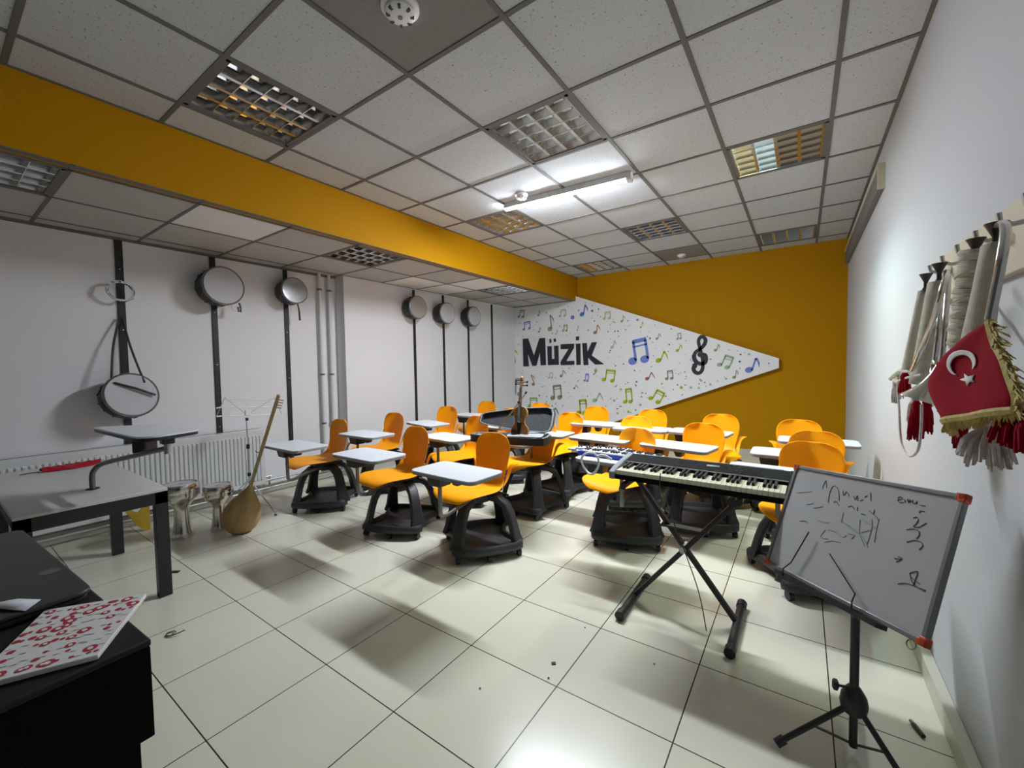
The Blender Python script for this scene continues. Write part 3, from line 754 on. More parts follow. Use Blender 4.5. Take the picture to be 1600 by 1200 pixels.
CH = [
 # x, y, facing, tablet centre, base turn, tablet turn, label
 (-3.71, 2.20, 4, (-3.29, 1.70), 40, 0, 'orange tablet chair beside the long necked lute, front row by the radiator'),
 (-2.64, 2.22, 4, (-2.48, 1.79), 23, 0, 'orange tablet chair in the front row, second from the left'),
 (-1.87, 2.27, 3, (-1.63, 1.76), 52, -2, 'nearest orange tablet chair, alone in the open floor before the violin'),
 (-3.69, 2.86, 0, (-3.28, 2.35), 60, 0, 'orange tablet chair standing just right of the wall pipes and the grey pier'),
 (-3.65, 3.67, -5, (-3.32, 3.15), 30, -14, 'orange tablet chair by the left wall under the reddish drum, third row'),
 (-2.67, 3.04, 8, (-2.50, 2.60), 20, -8, 'orange tablet chair partly hidden by the narrow end of the violin case'),
 (-1.98, 3.15, 14, (-1.93, 2.70), -8, 0, 'orange tablet chair carrying the open violin case on its tablet'),
 (-2.00, 3.75, 10, (-1.89, 3.20), -8, 0, 'orange tablet chair directly right of the violin case'),
 (-3.68, 4.50, 0, (-3.40, 3.98), 30, 0, 'farthest orange tablet chair by the left wall, under the last drums'),
 (-2.80, 3.85, 0, (-2.60, 3.35), 30, 0, 'orange chair mostly hidden by the case lid, showing left of the violin neck'),
 (-2.83, 4.57, 0, (-2.60, 4.05), 30, 0, 'orange chair mostly hidden by the case lid, showing right of the violin neck'),
 (-2.00, 4.45, 4, (-1.72, 3.98), 30, 0, 'orange tablet chair against the mural, below its lime notes, back row'),
 (-1.07, 3.00, 16, (-.95, 2.53), 20, -2, 'orange tablet chair loaded with white and blue melodicas'),
 (-1.30, 3.74, 8, (-1.34, 3.20), 30, -4, 'orange tablet chair right behind the one with the melodicas'),
 (-1.33, 4.38, 4, (-1.22, 3.86), 30, 0, 'orange tablet chair at the lower edge of the mural, back row centre'),
 (-.67, 3.52, 6, (-.74, 3.17), 23, -10, 'orange tablet chair right behind the black keyboard, with an empty tablet'),
 (-.64, 4.25, 2, (-.73, 3.90), 40, -6, 'orange tablet chair before the mustard wall, behind the keyboard chair'),
 (-.02, 4.10, 2, (.10, 3.86), 40, 0, 'farthest orange tablet chair of the right hand stack, near the right wall'),
 (.085, 3.45, 0, (-.03, 3.25), 30, 0, 'middle orange chair of the three overlapping ones at the right wall'),
 (.035, 2.94, 6, (-.10, 2.66), 30, -2, 'orange chair cut off by the small whiteboard, nearest the right wall')]
POSTS = {(-1.07, 3.00): (.02, .0), (.035, 2.94): (.0, .0), (.085, 3.45): (-.16, 0)}
for (x, y, f, tb, ba, tr, lb) in CH:
    make_chair(x, y, f, tb, lb, ba, tr, POSTS.get((x, y), (-.14, .0)))

# ------------------------------------------------------------------ keyboard on X stand
KX0, KX1 = -.81, .03
KL = KX1 - KX0
t = thing('electronic_keyboard', (KX0, 2.02, .705), 'black electronic keyboard with ivory keys on a folding stand', 'keyboard', R(-1.5))
KD = .29
bd = MB()
sec = [(0, 0), (KD, .0), (KD, .075), (KD - .02, .082), (.155, .058), (.150, .040), (.012, .030), (0, .022)]
bd.add([(x, a, b) for x in (0.03, KL - .03) for a, b in sec], [tuple(range(7, -1, -1)), tuple(range(8, 16))] + [(i, (i + 1) % 8, 8 + (i + 1) % 8, 8 + i) for i in range(8)])
bd.build('body', M['kbblack'], t, smooth=0, bevel=.002)
sec2 = [(-.006, -.002), (KD + .002, -.002), (KD + .002, .077), (KD - .02, .085), (.155, .072), (.04, .052), (-.006, .036)]
for nm_, xa, xb_, mm in (('left_cheek', 0, .032, M['greytrim']), ('right_cheek', KL - .075, KL, M['kbblack'])):
    c = MB(); c.add([(x, a, b) for x in (xa, xb_) for a, b in sec2], [tuple(range(6, -1, -1)), tuple(range(7, 14))] + [(i, (i + 1) % 7, 7 + (i + 1) % 7, 7 + i) for i in range(7)])
    c.build(nm_, mm, t, smooth=0, bevel=.006)
nw = 36; kx0 = .036; kw = (KL - .075 - .004 - kx0) / nw
for i in range(nw):
    MB().box2((kx0 + i * kw + .0006, .004, .022), (kx0 + (i + 1) * kw - .0006, .140, .046)).build('white_key', M['ivory'], t, bevel=.0012)
for i in range(nw - 1):
    if i % 7 in (2, 6): continue
    x = kx0 + (i + 1) * kw
    MB().add([(x - .0065, .055, .044), (x + .0065, .055, .044), (x + .0065, .143, .044), (x - .0065, .143, .044), (x - .005, .062, .059), (x + .005, .062, .059), (x + .005, .143, .061), (x - .005, .143, .061)],
             [(3, 2, 1, 0), (4, 5, 6, 7), (0, 1, 5, 4), (1, 2, 6, 5), (2, 3, 7, 6), (3, 0, 4, 7)]).build('black_key', M['blackmetal'], t, bevel=.001)
slope = lambda y: .058 + (y - .155) * (.082 - .058) / (KD - .02 - .155)
MB().bar((.034, .153, .0605), (KL - .076, .153, .0605), .006, .004).build('silver_trim', M['alumatt'], t)
MB().add([(KL * .50, .215, slope(.215) + .001), (KL * .57, .215, slope(.215) + .001), (KL * .57, .235, slope(.235) + .001), (KL * .50, .235, slope(.235) + .001)], [(0, 1, 2, 3)]).build('display', M['lcd'], t, solid=.002)
kb = MB(); kg = random.Random(5)
for row, yy in enumerate((.185, .205, .225, .245)):
    for i in range(26):
        x = KL * .34 + i * .0145
        if x > KL * .86 or (KL * .485 < x < KL * .585) or kg.random() < .25: continue
        kb.box((x, yy, slope(yy) + .001), (.008, .004, .002))
kb.build('panel_buttons', M['greymetal'], t, smooth=0)
MB().box2((.05, KD - .02, .0825), (KL - .1, KD - .012, .0835)).build('rear_line', M['greytrim'], t)
# stand
t = thing('keyboard_stand', (-.49, 2.2, 0), 'black folding X stand carrying the electronic keyboard', 'keyboard stand', 0)
def foot(x, nm_='foot_bar'):
    MB().cyl((x, -.215, .022), (x, .215, .022), .020).build(nm_, M['blackmetal'], t)
    for s in (-1, 1): MB().cyl((x, s * .235, .024), (x, s * .185, .024), .024).build('foot_cap', M['black'], t, bevel=.004)
foot(-.25); foot(.245)
MB().bar((-.245, .0, .03), (.27, .0, .66), .022, .034, (0, 1, 0)).build('cross_tube', M['blackmetal'], t, bevel=.004)
MB().bar((.24, .03, .03), (-.24, .03, .66), .022, .034, (0, 1, 0)).build('cross_tube', M['blackmetal'], t, bevel=.004)
MB().cyl((.005, -.03, .345), (.005, .06, .345), .016).build('pivot', M['alumatt'], t)
MB().cyl((-.24, -.20, .680), (-.24, .16, .680), .016).cyl((-.24, -.215, .66), (-.24, -.19, .685), .016).build('support_arm', M['blackmetal'], t)
MB().cyl((.27, -.18, .680), (.27, .16, .680), .016).build('support_arm', M['blackmetal'], t)
MB().bar((-.11, .02, .445), (.12, .02, .445), .05, .01).build('lock_plate', M['black'], t)
MB().cyl((.225, -.03, .63), (.225, .03, .63), .022).build('lock_knob', M['black'], t)
# hanging cable
cb = at(1055, 690, 1, 2.2)
t = thing('power_cable', (-.72, 2.10, .70), 'thin black cable hanging from the left side of the keyboard', 'cable')
MB().tube(bez([(0.18, -.12, .075), (.18, -.12, .0), (.19, -.02, -.10), (.22, .0, -.22), (.26, .02, -.34), (.33, -.02, -.50), (.36, 0, -.685)], 5), .0025, 6).build('cord', M['black'], t)

# ------------------------------------------------------------------ melodicas on their tablet
def melodica(c, rz, Lm, body, label, z=.692, name='melodica', nk=19):
    t = thing(name, (c[0], c[1], z), label, 'melodica', rz, group='melodicas on the chair tablet')
    MB().box2((-Lm / 2, -.045, 0), (Lm / 2, .045, .028)).build('body', body, t, bevel=.008, segs=3)
    MB().box2((-Lm / 2 + .03, -.045, .028), (Lm / 2 - .02, .018, .036)).build('white_keys', M['white'], t, bevel=.001)
    bk = MB(); kw = (Lm - .05) / nk
    for i in range(nk - 1):
        if i % 7 in (2, 6): continue
        bk.box((-Lm / 2 + .03 + (i + 1) * kw, -.002, .040), (.009, .045, .010))
    bk.build('black_keys', M['blackmetal'], t, smooth=0)
    MB().cyl((-Lm / 2 - .03, 0, .014), (-Lm / 2 + .005, 0, .014), .009).build('mouthpiece', M['white'], t)
    return t
p = at(957, 697, 2, .72)
melodica((-1.11, 2.64), R(14), .40, M['white'], 'white melodica at the back of the tablet, behind the blue one')
melodica((-1.02, 2.53), R(-4), .40, M['blueplastic'], 'blue bodied melodica in front on the tablet')
melodica((-.84, 2.60), R(-8), .36, M['maroon'], 'maroon bodied melodica at the right end of the tablet', nk=17)
t = thing('melodica_hose', at(922, 724, 1, 2.335), 'white blowing hose looped over the left edge of the tablet', 'hose')
MB().tube([Vector((.055 * math.cos(a), .015 * math.sin(2 * a), .066 * math.sin(a))) for a in [2 * math.pi * k / 26 for k in range(26)]], .007, 8, True).tube(bez([(.05, 0, .05), (.09, .01, .055), (.13, .02, .035)], 4), .008, 8).build('hose', M['white'], t)

# ------------------------------------------------------------------ violin case, violin, bow
cpos = Vector((-1.89, 2.66, .692)); crz = R(17)
t = thing('violin_case', cpos, 'open black violin case with grey lining lying on a chair tablet', 'violin case', crz)
outl = [(-.37, -.035), (-.33, -.058), (0, -.11), (.30, -.125), (.355, -.11), (.375, -.06), (.375, .06), (.355, .11), (.30, .125), (0, .11), (-.33, .058), (-.37, .035)]
s_ = 0.86
outl = [(a * s_, b) for a, b in outl]
def shell_case(mb_o, mb_i, T, h):
    n = len(outl); k = .93
    o1 = [T(a, b, 0) for a, b in outl]; o2 = [T(a, b, h) for a, b in outl]; i1 = [T(a * k, b * k - 0, h) for a, b in outl]; i2 = [T(a * k, b * k, .012) for a, b in outl]
    mb_o.add(o1 + o2 + i1, [tuple(range(n - 1, -1, -1))] + [(i, (i + 1) % n, n + (i + 1) % n, n + i) for i in range(n)] + [(n + i, n + (i + 1) % n, 2 * n + (i + 1) % n, 2 * n + i) for i in range(n)])
    mb_i.add(i1 + i2, [(i, (i + 1) % n, n + (i + 1) % n, n + i) for i in range(n)] + [tuple(range(n, 2 * n))])
o_, i_ = MB(), MB(); shell_case(o_, i_, lambda a, b, h: Vector((a, b, h)), .055)
o_.build('bottom_shell', M['case'], t, norm=True); i_.build('bottom_lining', M['greytrim'], t, norm=False)
la = R(49)
def TL(a, b, h):
    # lid hinged along the back edge, opened beyond upright
    q = b + .125
    return Vector((a, .125 + q * math.cos(la) - h * math.sin(la) * -1 * -1, .06 + q * math.sin(la) + h * math.cos(la) * .2))
o_, i_ = MB(), MB(); shell_case(o_, i_, TL, .05)
# the lid opens towards the camera: rim in front
o_.build('lid', M['case'], t); i_.build('lid_lining', M['plush'], t, norm=False)
MB().tube([TL(a * .965, b * .965, .052) for a, b in outl], .005, 6, True).build('lid_piping', M['greytrim'], t)
MB().tube([Vector((a * .965, b * .965, .056)) for a, b in outl], .005, 6, True).build('rim_piping', M['greytrim'], t)
MB().box((-.24, -.02, .045), (.07, .08, .02)).build('accessory_box', M['greytrim'], t, bevel=.005)
# crumpled cloth in the case
t = thing('violin_cloth', cpos + Vector((.16, .0, .055)), 'crumpled pale grey cloth lying in the wide end of the violin case', 'cloth', crz)
rg = random.Random(11); rows = []
for i in range(9):
    rows.append([(-.14 + .035 * i, -.075 + .02 * j, .006 + .022 * abs(math.sin(i * 1.7 + j * .8)) * (1 - abs(j - 4) / 6)) for j in range(9)])
MB().grid(rows).build('cloth', M['cloth2'], t, sub=2, solid=.002, norm=False)
# violin
vb = cpos + Vector((.115, -.035, .045)); 
t = thing('violin', vb, 'brown violin standing upright in the open case, leaning on the lid', 'violin', R(10))
t.rotation_euler = (R(-16), R(-2), R(14))
SC = .70
half = [(.0, .0), (.06, .004), (.092, .03), (.104, .075), (.096, .115), (.074, .14), (.062, .155), (.056, .18), (.058, .205), (.066, .222), (.078, .24), (.084, .27), (.078, .31), (.055, .342), (.02, .355), (0, .356)]
ol = [(x * SC, z * SC) for x, z in half] + [(-x * SC, z * SC) for x, z in half[-2:0:-1]]
bdv = MB(); bdv.prism([(x, 0, z) for x, z in ol], (0, .032, 0)); bdv.build('body', M['violin'], t, bevel=.004)
fb = MB(); fb.add([(-.012, -.004, .13 * SC + .02), (.012, -.004, .13 * SC + .02), (.009, -.014, .56 * SC), (-.009, -.014, .56 * SC), (-.014, -.022, .20 * SC), (.014, -.022, .20 * SC), (.009, -.020, .56 * SC), (-.009, -.020, .56 * SC)],
    [(3, 2, 1, 0), (4, 5, 6, 7), (0, 1, 5, 4), (1, 2, 6, 5), (2, 3, 7, 6), (3, 0, 4, 7)])
fb.build('fingerboard', M['ebony'], t)
MB().bar((0, .002, .35 * SC), (0, -.006, .57 * SC), .018, .016, (0, 1, 0)).build('neck', M['violin'], t, bevel=.003)
MB().bar((0, -.006, .57 * SC), (0, .008, .66 * SC), .018, .018, (0, 1, 0)).lathe([(.016, -.010), (.020, -.004), (.020, .004), (.016, .010)], (0, .010, .675 * SC), Matrix.Rotation(R(90), 4, 'Y'), n=16)
scr = MB().bar((0, -.006, .57 * SC), (0, .008, .66 * SC), .018, .018, (0, 1, 0)).lathe([(.016, -.010), (.020, -.004), (.020, .004), (.016, .010)], (0, .010, .675 * SC), Matrix.Rotation(R(90), 4, 'Y'), n=16).build('scroll', M['violin'], t, bevel=.002)
for i, (z, s) in enumerate(((.59, 1), (.61, -1), (.63, 1), (.65, -1))):
    MB().cyl((-.014 * s, 0, z * SC), (.040 * s, 0, z * SC), .0035).lathe([(.003, 0), (.010, .004), (.010, .010), (.003, .014)], (.040 * s, 0, z * SC), Matrix.Rotation(R(90 * s), 4, 'Y'), n=10).build('peg', M['ebony'], scr)
MB().box((0, -.012, .20 * SC), (.036, .004, .026)).build('bridge', M['bow'], t)
MB().add([(-.008, -.012, .02), (.008, -.012, .02), (.017, -.012, .17 * SC), (-.017, -.012, .17 * SC), (-.008, -.004, .02), (.008, -.004, .02), (.017, -.004, .17 * SC), (-.017, -.004, .17 * SC)],
         [(0, 1, 2, 3), (7, 6, 5, 4), (0, 4, 5, 1), (1, 5, 6, 2), (2, 6, 7, 3), (3, 7, 4, 0)]).build('tailpiece', M['ebony'], t)
MB().lathe([(.026, 0), (.026, .012), (.018, .016)], (-.035, -.008, .045), Matrix.Rotation(R(90), 4, 'X'), n=20).build('chinrest', M['ebony'], t)
f_ = MB()
for s in (-1, 1): f_.tube([(s * .036, -.0015, .15 * SC), (s * .030, -.0015, .19 * SC), (s * .034, -.0015, .22 * SC), (s * .026, -.0015, .25 * SC)], .002, 5)
f_.build('f_holes', M['ebony'], t)
st = MB()
for k in (-.006, -.002, .002, .006): st.tube([(k * 1.4, -.013, .16 * SC), (k * 1.4, -.027, .20 * SC), (k, -.021, .56 * SC)], .0006, 4)
st.build('strings', M['silver'], t)
# bow
b0 = at(775, 676, 1, 2.53); b1 = at(823, 612, 1, 2.66)
b0.z = max(b0.z, .70)
t = thing('violin_bow', b0, 'thin violin bow leaning diagonally against the violin scroll', 'bow')
d = b1 - b0
MB().tube([Vector((0, 0, 0)), d * .5 + Vector((.003, 0, .003)), d], [.0045, .0038, .003], 8).build('stick', M['bow'], t)
MB().tube([Vector((.006, 0, -.004)) + d * .05, Vector((.006, 0, -.005)) + d * .93], .0015, 4).build('hair', M['cloth'], t)
MB().cyl(d * .72, d * .76, .010).cyl(d * .95, d, .007).build('frog', M['ebony'], t)
# strap hanging from case
t = thing('case_strap', cpos + Vector((.06, -.11, 0)), 'thin black strap hanging from the violin case over the orange seat', 'strap')
MB().tube(bez([(.02, .0, .01), (.015, -.015, -.05), (-.01, -.01, -.12), (-.06, 0, -.20), (-.10, .03, -.235)], 5), .003, 5).build('cord', M['black'], t)

# ------------------------------------------------------------------ whiteboard on music stand
s_w = 1.70
TLc = O + Vector((-.008, 1.202, -.248)) * s_w; TRc = O + Vector((.217, .944, -.216)) * s_w
BRc = O + Vector((.161, .865, -.439)) * s_w; BLc = O + Vector((-.064, 1.123, -.471)) * s_w
U = (TRc - TLc); Wd = U.length; U.normalize(); Vd = (TLc - BLc); Hd = Vd.length; Vd.normalize(); Nn = U.cross(Vd).normalized()   # towards the camera
if Nn.dot(O - TLc) < 0: Nn = -Nn
orient = Matrix((U, Vd, U.cross(Vd))).transposed().to_4x4()
t = thing('whiteboard', BLc, 'small tilted whiteboard with red corners on a black tripod stand', 'whiteboard')
t.rotation_euler = orient.to_euler()
sg = 1 if U.cross(Vd).dot(Nn) > 0 else -1
fwd = .010 * sg
MB().box2((.004, .004, -.004), (Wd - .004, Hd - .004, .004)).build('panel', M['board'], t, smooth=0)
fr = MB()
for a, b in (((0, 0), (Wd, .014)), ((0, Hd - .014), (Wd, Hd)), ((0, 0), (.014, Hd)), ((Wd - .014, 0), (Wd, Hd))):
    fr.box2((a[0], a[1], -.009), (b[0], b[1], .009))
    
frm = fr.build('frame', M['frame'], t, bevel=.003)
for a, b in ((0, 0), (Wd, 0), (0, Hd), (Wd, Hd)):
    q = MB(); sx, sy = (1 if a == 0 else -1), (1 if b == 0 else -1)
    q.box2((a - sx * .003, b - sy * .003, -.011), (a + sx * .022, b + sy * .016, .011)).box2((a - sx * .003, b - sy * .003, -.011), (a + sx * .016, b + sy * .022, .011))
    tag(q.build('corner_cap', M['red'], frm, bevel=.003), 'red corner cap')
MB().tube([(Wd - .035 + .012 * math.cos(a), -.012 + .012 * math.sin(a), 0) for a in [k * math.pi / 7 for k in range(14)]], .0015, 5, True).build('hanging_ring', M['greymetal'], t)
inv = (Matrix.Translation(BLc) @ orient).inverted()
def wb(x, y, off=.0048):
    # crop coordinates of the board drawing -> board frame
    p = atp(1180 + x / 3.53, 700 + y / 3.53, BLc + Nn * .004, Nn)
    q = inv @ p; q.z = off * sg; return q
def strokes(lst, m, nm_, r_=.0011):
    s = MB()
    for l in lst: s.tube(bez([wb(*p) for p in l], 4), r_, 5)
    s.build(nm_, m, t)
strokes([[(385, 180), (370, 215), (372, 225)], [(388, 180), (392, 220)], [(400, 300), (410, 240), (430, 208), (455, 230), (460, 290)], [(480, 235), (485, 262), (500, 240), (515, 265)],
         [(540, 265), (548, 285), (560, 262), (562, 290)], [(575, 290), (592, 285)], [(600, 270), (615, 262)], [(632, 245), (634, 290)], [(430, 300), (445, 295), (460, 320)], [(510, 325), (530, 318), (545, 340)],
         [(560, 325), (560, 345)], [(580, 362), (605, 368)], [(625, 345), (660, 375), (678, 400)], [(655, 340), (650, 362)], [(245, 402), (270, 402), (287, 410)], [(320, 330), (345, 328), (370, 322)]], M['ink'], 'marker_writing', .0009)
strokes([[(230, 245), (310, 240)], [(280, 310), (320, 305)], [(345, 395), (375, 408), (405, 410)], [(485, 355), (472, 410)], [(500, 425), (540, 455), (590, 490), (620, 550)], [(575, 395), (572, 470)],
         [(385, 450), (360, 490), (400, 500)], [(400, 450), (440, 460), (480, 490), (500, 480)], [(510, 470), (545, 480), (530, 500)], [(380, 520), (420, 510), (470, 520)], [(640, 390), (640, 440), (615, 530)], [(680, 390), (665, 450), (655, 520)],
         [(600, 400), (660, 440)], [(580, 465), (640, 450)], [(470, 400), (560, 460), (600, 540)]], M['inkfaint'], 'wiped_writing', .0009)
strokes([[(780, 275), (800, 268), (805, 280), (782, 285), (790, 298), (812, 300)], [(820, 285), (822, 300)], [(835, 280), (840, 300), (850, 285), (852, 302)], [(865, 285), (862, 300), (880, 305), (888, 292)], [(905, 315), (935, 318)],
         [(905, 345), (900, 358)], [(905, 345), (930, 350)], [(868, 385), (885, 380), (895, 395), (885, 415), (870, 432), (900, 435), (940, 412)], [(830, 450), (870, 445), (898, 458), (900, 480), (885, 500)], [(832, 518), (875, 508), (912, 520), (920, 540), (900, 560)],
         [(765, 608), (800, 612)], [(785, 597), (808, 610), (775, 628)], [(850, 690), (872, 750), (935, 790)], [(850, 690), (893, 680), (880, 730), (870, 760)], [(785, 750), (830, 745), (900, 770), (940, 785)], [(862, 715), (905, 750)]], M['ink'], 'marker_numbers', .0010)

PX, PY = .150, 1.70
t = thing('music_stand', (PX, PY, 0), 'black tripod music stand holding up the small whiteboard', 'music stand')
TS = Vector((PX, PY, 0))
def rel(p): return Vector(p) - TS
# contact of the pole with the lower edge of the board
q0 = atp(1333, 948, BLc, Nn); back = -Nn
ptop = q0 + back * .022
ptop_r = rel(ptop)
MB().tube([(0, 0, .20), (0, 0, ptop.z - .05)], .0125, 14).build('pole', M['blackmetal'], t)
MB().tube([(0, 0, ptop.z - .06), ptop_r + Vector((0, 0, .01))], .010, 10).build('tilt_joint', M['black'], t)
MB().lathe([(.012, .235), (.020, .225), (.034, .200), (.038, .175), (.034, .150), (.024, .140)], n=20).build('tripod_hub', M['black'], t, bevel=.002)
MB().cyl((0, 0, .225), (-.040, -.02, .228), .004).lathe([(.008, 0), (.017, .004), (.017, .014), (.010, .018)], (-.040, -.02, .228), Matrix.Rotation(R(-90), 4, 'Y'), n=12).build('clamp_knob', M['black'], t)
MB().cyl((0, 0, .15), (0, 0, .028), .0115).build('lower_tube', M['blackmetal'], t)
lf = rel(at(1213, 1163, 2, .012)); rf = rel((.285, 1.60, .012)); bf = rel((.185, 1.97, .012))
for f3 in (lf, rf, bf):
    hp = Vector((f3.x, f3.y, 0)).normalized() * .022 + Vector((0, 0, .160))
    lg_ = MB().tube([hp, f3 + Vector((0, 0, .004))], .009, 10).build('leg', M['blackmetal'], t)
    dd = (f3 - hp).normalized()
    MB().tube([f3 - dd * .03 + Vector((0, 0, .004)), f3 + Vector((0, 0, .003))], .014, 10).build('rubber_foot', M['black'], lg_)
    mdp = hp.lerp(f3, .48)
    MB().bar((0, 0, .035), mdp, .010, .004).build('brace', M['blackmetal'], t)
# ledge and page holders, carried by the stand
sA, sB = BLc + U * (.12 * Wd) - Vd * .009, BLc + U * (.80 * Wd) - Vd * .009
MB().bar(rel(sA + Nn * .0), rel(sB + Nn * .0), .040, .014, tuple(Vd)).build('ledge', M['blackmetal'], t)
def holder(pts):
    P = [atp(x, y, BLc + Nn * .022, Nn) for x, y in pts]
    MB().tube([rel(p) for p in P], .0022, 6).build('page_holder', M['blackmetal'], t)
holder([(1264, 831), (1236, 879), (1224, 888), (1222, 899)]); holder([(1296, 865), (1336, 928), (1331, 940), (1330, 952)])

# ------------------------------------------------------------------ right wall: hook board with bugles
t = thing('hook_board', (XR, 1.5, 1.50), 'cream wall board with hooks on the right wall, holding the covered bugles', 'hook board')
MB().box2((-.022, -.62, 0), (0, .80, .175)).build('board', M['railwood'], t, bevel=.003)
for y in (.60, .44, .28, .12, -.04, -.18, -.32):
    MB().tube([(-.022, y, .10), (-.055, y, .095), (-.075, y, .105), (-.078, y, .125)], .006, 8).lathe([(.014, 0), (.014, .004)], (-.022, y, .10), Matrix.Rotation(R(-90), 4, 'Y'), n=10).build('hook', M['alumatt'], t)

def bugle(mpx, tipx, x, wid, label, sleeve=True, wrap=False, dx=0.0, zc=None, bell=None, rib=0, tube_out=False):
    """mpx: pixel of the mouthpiece, tipx: pixel of the lower end of the cover; x: distance plane"""
    a = at(*mpx, 0, x); b_ = at(*tipx, 0, x + dx)
    t = thing('covered_bugle', a, label, 'bugle', group='bugles hung in cloth covers')
    d = b_ - a; L_ = d.length; dn = d.normalized()
    MB().lathe([(.016, .004), (.012, -.004), (.005, -.020), (.005, -.05)], m=Matrix(), n=18).build('mouthpiece', M['darkbell'], t)
    MB().tube([Vector((0, 0, -.04)), dn * (L_ * .15) , dn * (L_ * .2)], .007, 10).build('mouth_tube', M['darkbell'], t)
    if wrap:
        w_ = MB(); n = 44
        for k in range(n):
            f = .10 + .88 * k / n
            r_ = wid * (.5 + .04 * math.sin(k * 2.1))
            c = dn * (L_ * f)
            w_.tube([c + Vector((r_ * .55 * math.cos(q), r_ * math.sin(q), .006 * math.sin(q + k))) for q in [2 * math.pi * j / 14 for j in range(14)]], .006 if k % 9 else .009, 6, True)
        w_.build('string_wrap', M['cloth'], t)
        MB().tube([dn * (L_ * .08), dn * (L_ * .99)], wid * .33, 10).build('cover', M['cloth'], t)
    else:
        rows = []
        for k in range(9):
            f = .13 + .87 * k / 8; c = dn * (L_ * f); ww = wid * (.62 + .42 * f)
            rows.append([c + Vector((ww * .30 * math.cos(q) , ww * .5 * math.sin(q) + .003 * math.sin(5 * f + q), 0)) for q in [2 * math.pi * j / 16 for j in range(17)]])
        MB().grid(rows).build('cover', M['cloth'], t, solid=.002, norm=False)
        for s in (-1,):
            MB().tube([r_[4] for r_ in rows], .003, 5).build('cover_seam', M['creamcloth'], t)
    if tube_out:
        for pth, rad in tube_out: MB().tube([v - a for v in bez([at(u, v, 0, xx) for u, v, xx in pth], 5)], rad, 10).build('bugle_tube', M['silver'], t)
    return t
bugle((1447, 430), (1416, 592), .30, .055, 'far left covered bugle, its plain khaki sleeve hanging at the end of the board')
bugle((1468, 414), (1440, 600), .29, .085, 'khaki covered bugle with a long silver tube beside it, second from the left', tube_out=[([(1480, 424, .30), (1474, 445, .27), (1458, 500, .26), (1440, 545, .255), (1425, 578, .26)], .006), ([(1470, 440, .30), (1468, 500, .28), (1461, 560, .275), (1457, 580, .27), (1462, 590, .27), (1470, 570, .275), (1477, 500, .28), (1482, 430, .30)], .006)])
bugle((1525, 376), (1500, 545), .30, .062, 'bugle bound round and round with pale string', wrap=True)
bugle((1557, 352), (1522, 560), .28, .070, 'nearest covered bugle, its khaki sleeve hanging behind the crescent flag', tube_out=[([(1560, 352, .28), (1568, 350, .27), (1571, 362, .26), (1566, 398, .25), (1556, 450, .245), (1546, 500, .24)], .0065)])
# silver bell
bn, bmth = at(1458, 590, 0, .27), at(1440, 622, 0, .25)
t = thing('bugle_bell', bn, 'upturned silver bugle bell beside the crescent flag', 'bugle')
ax_ = (bmth - bn); Lb = ax_.length; zx_, zy_ = frame_from(ax_)
mB = Matrix((zx_, zy_, ax_.normalized())).transposed().to_4x4()
MB().lathe([(.007, -.05), (.009, -.01), (.015, Lb * .25), (.022, Lb * .55), (.032, Lb * .85), (.043, Lb * 1.10), (.0435, Lb * 1.13), (.029, Lb * .85), (.008, Lb * .2)], m=mB, n=28, caps=False).build('bell', M['silver'], t)
MB().tube(bez([mB @ Vector((0, 0, -.045)), at(1461, 565, 0, .275) - bn, at(1466, 520, 0, .30) - bn, at(1474, 440, 0, .37) - bn], 5), .0065, 10).build('tube', M['silver'], t)
# loop of cord
t = thing('cord_loop', at(1408, 592, 0, .29), 'long pale cord looping down from the left bugle cover', 'cord')
loc = t.location
cp = [(1440, 585), (1412, 592), (1403, 600), (1405, 640), (1408, 690), (1420, 712), (1434, 704), (1439, 670), (1440, 632)]
MB().tube(bez([at(x, y, 0, .27) - loc for x, y in cp], 5), .0035, 6).build('cord', M['creamcloth'], t)
MB().tube([v - loc for v in bez([at(x, y, 0, .29) for x, y in [(1392, 592), (1408, 580), (1424, 588), (1408, 598), (1398, 594)]], 4)], .008, 7).build('knot', M['cloth'], t)

def fringe(mb, pts, length, dirv, n, rg, r_=.0014, jitter=.35):
    P = bez([Vector(p) for p in pts], 8)
    for i in range(n):
        f = (i + rg.random() * .6) / n * (len(P) - 1); k = int(f); p = P[k].lerp(P[min(k + 1, len(P) - 1)], f - k)
        dd = Vector(dirv(i / n)) + Vector((rg.uniform(-.2, .2), rg.uniform(-jitter, jitter), rg.uniform(-jitter, jitter) * .5)); dd.normalize()
        l = length * rg.uniform(.6, 1.1)
        mb.tube([p, p + dd * l * .5 + Vector((0, 0, -.002)), p + dd * l + Vector((rg.uniform(-.004, .004), 0, -.006))], [r_, r_, r_ * .6], 4)
def pennant(corners, x, label, name='flag', curl=.012):
    TLp, TRp, BRp, BLp = [at(a, b, 0, x) for a, b in corners]
    t = thing(name, TLp, label, 'flag')
    rows = []
    for i in range(13):
        v = i / 12
        l = TLp.lerp(BLp, v); r_ = TRp.lerp(BRp, v)
        rows.append([l.lerp(r_, j / 12) - TLp + Vector((curl * math.sin(j * .9 + i * .25) - .02 * math.sin(math.pi * j / 12), 0, 0)) for j in range(13)])
    MB().grid(rows).build('cloth', M['redcloth'], t, solid=.002, norm=False)
    return t, TLp, rows
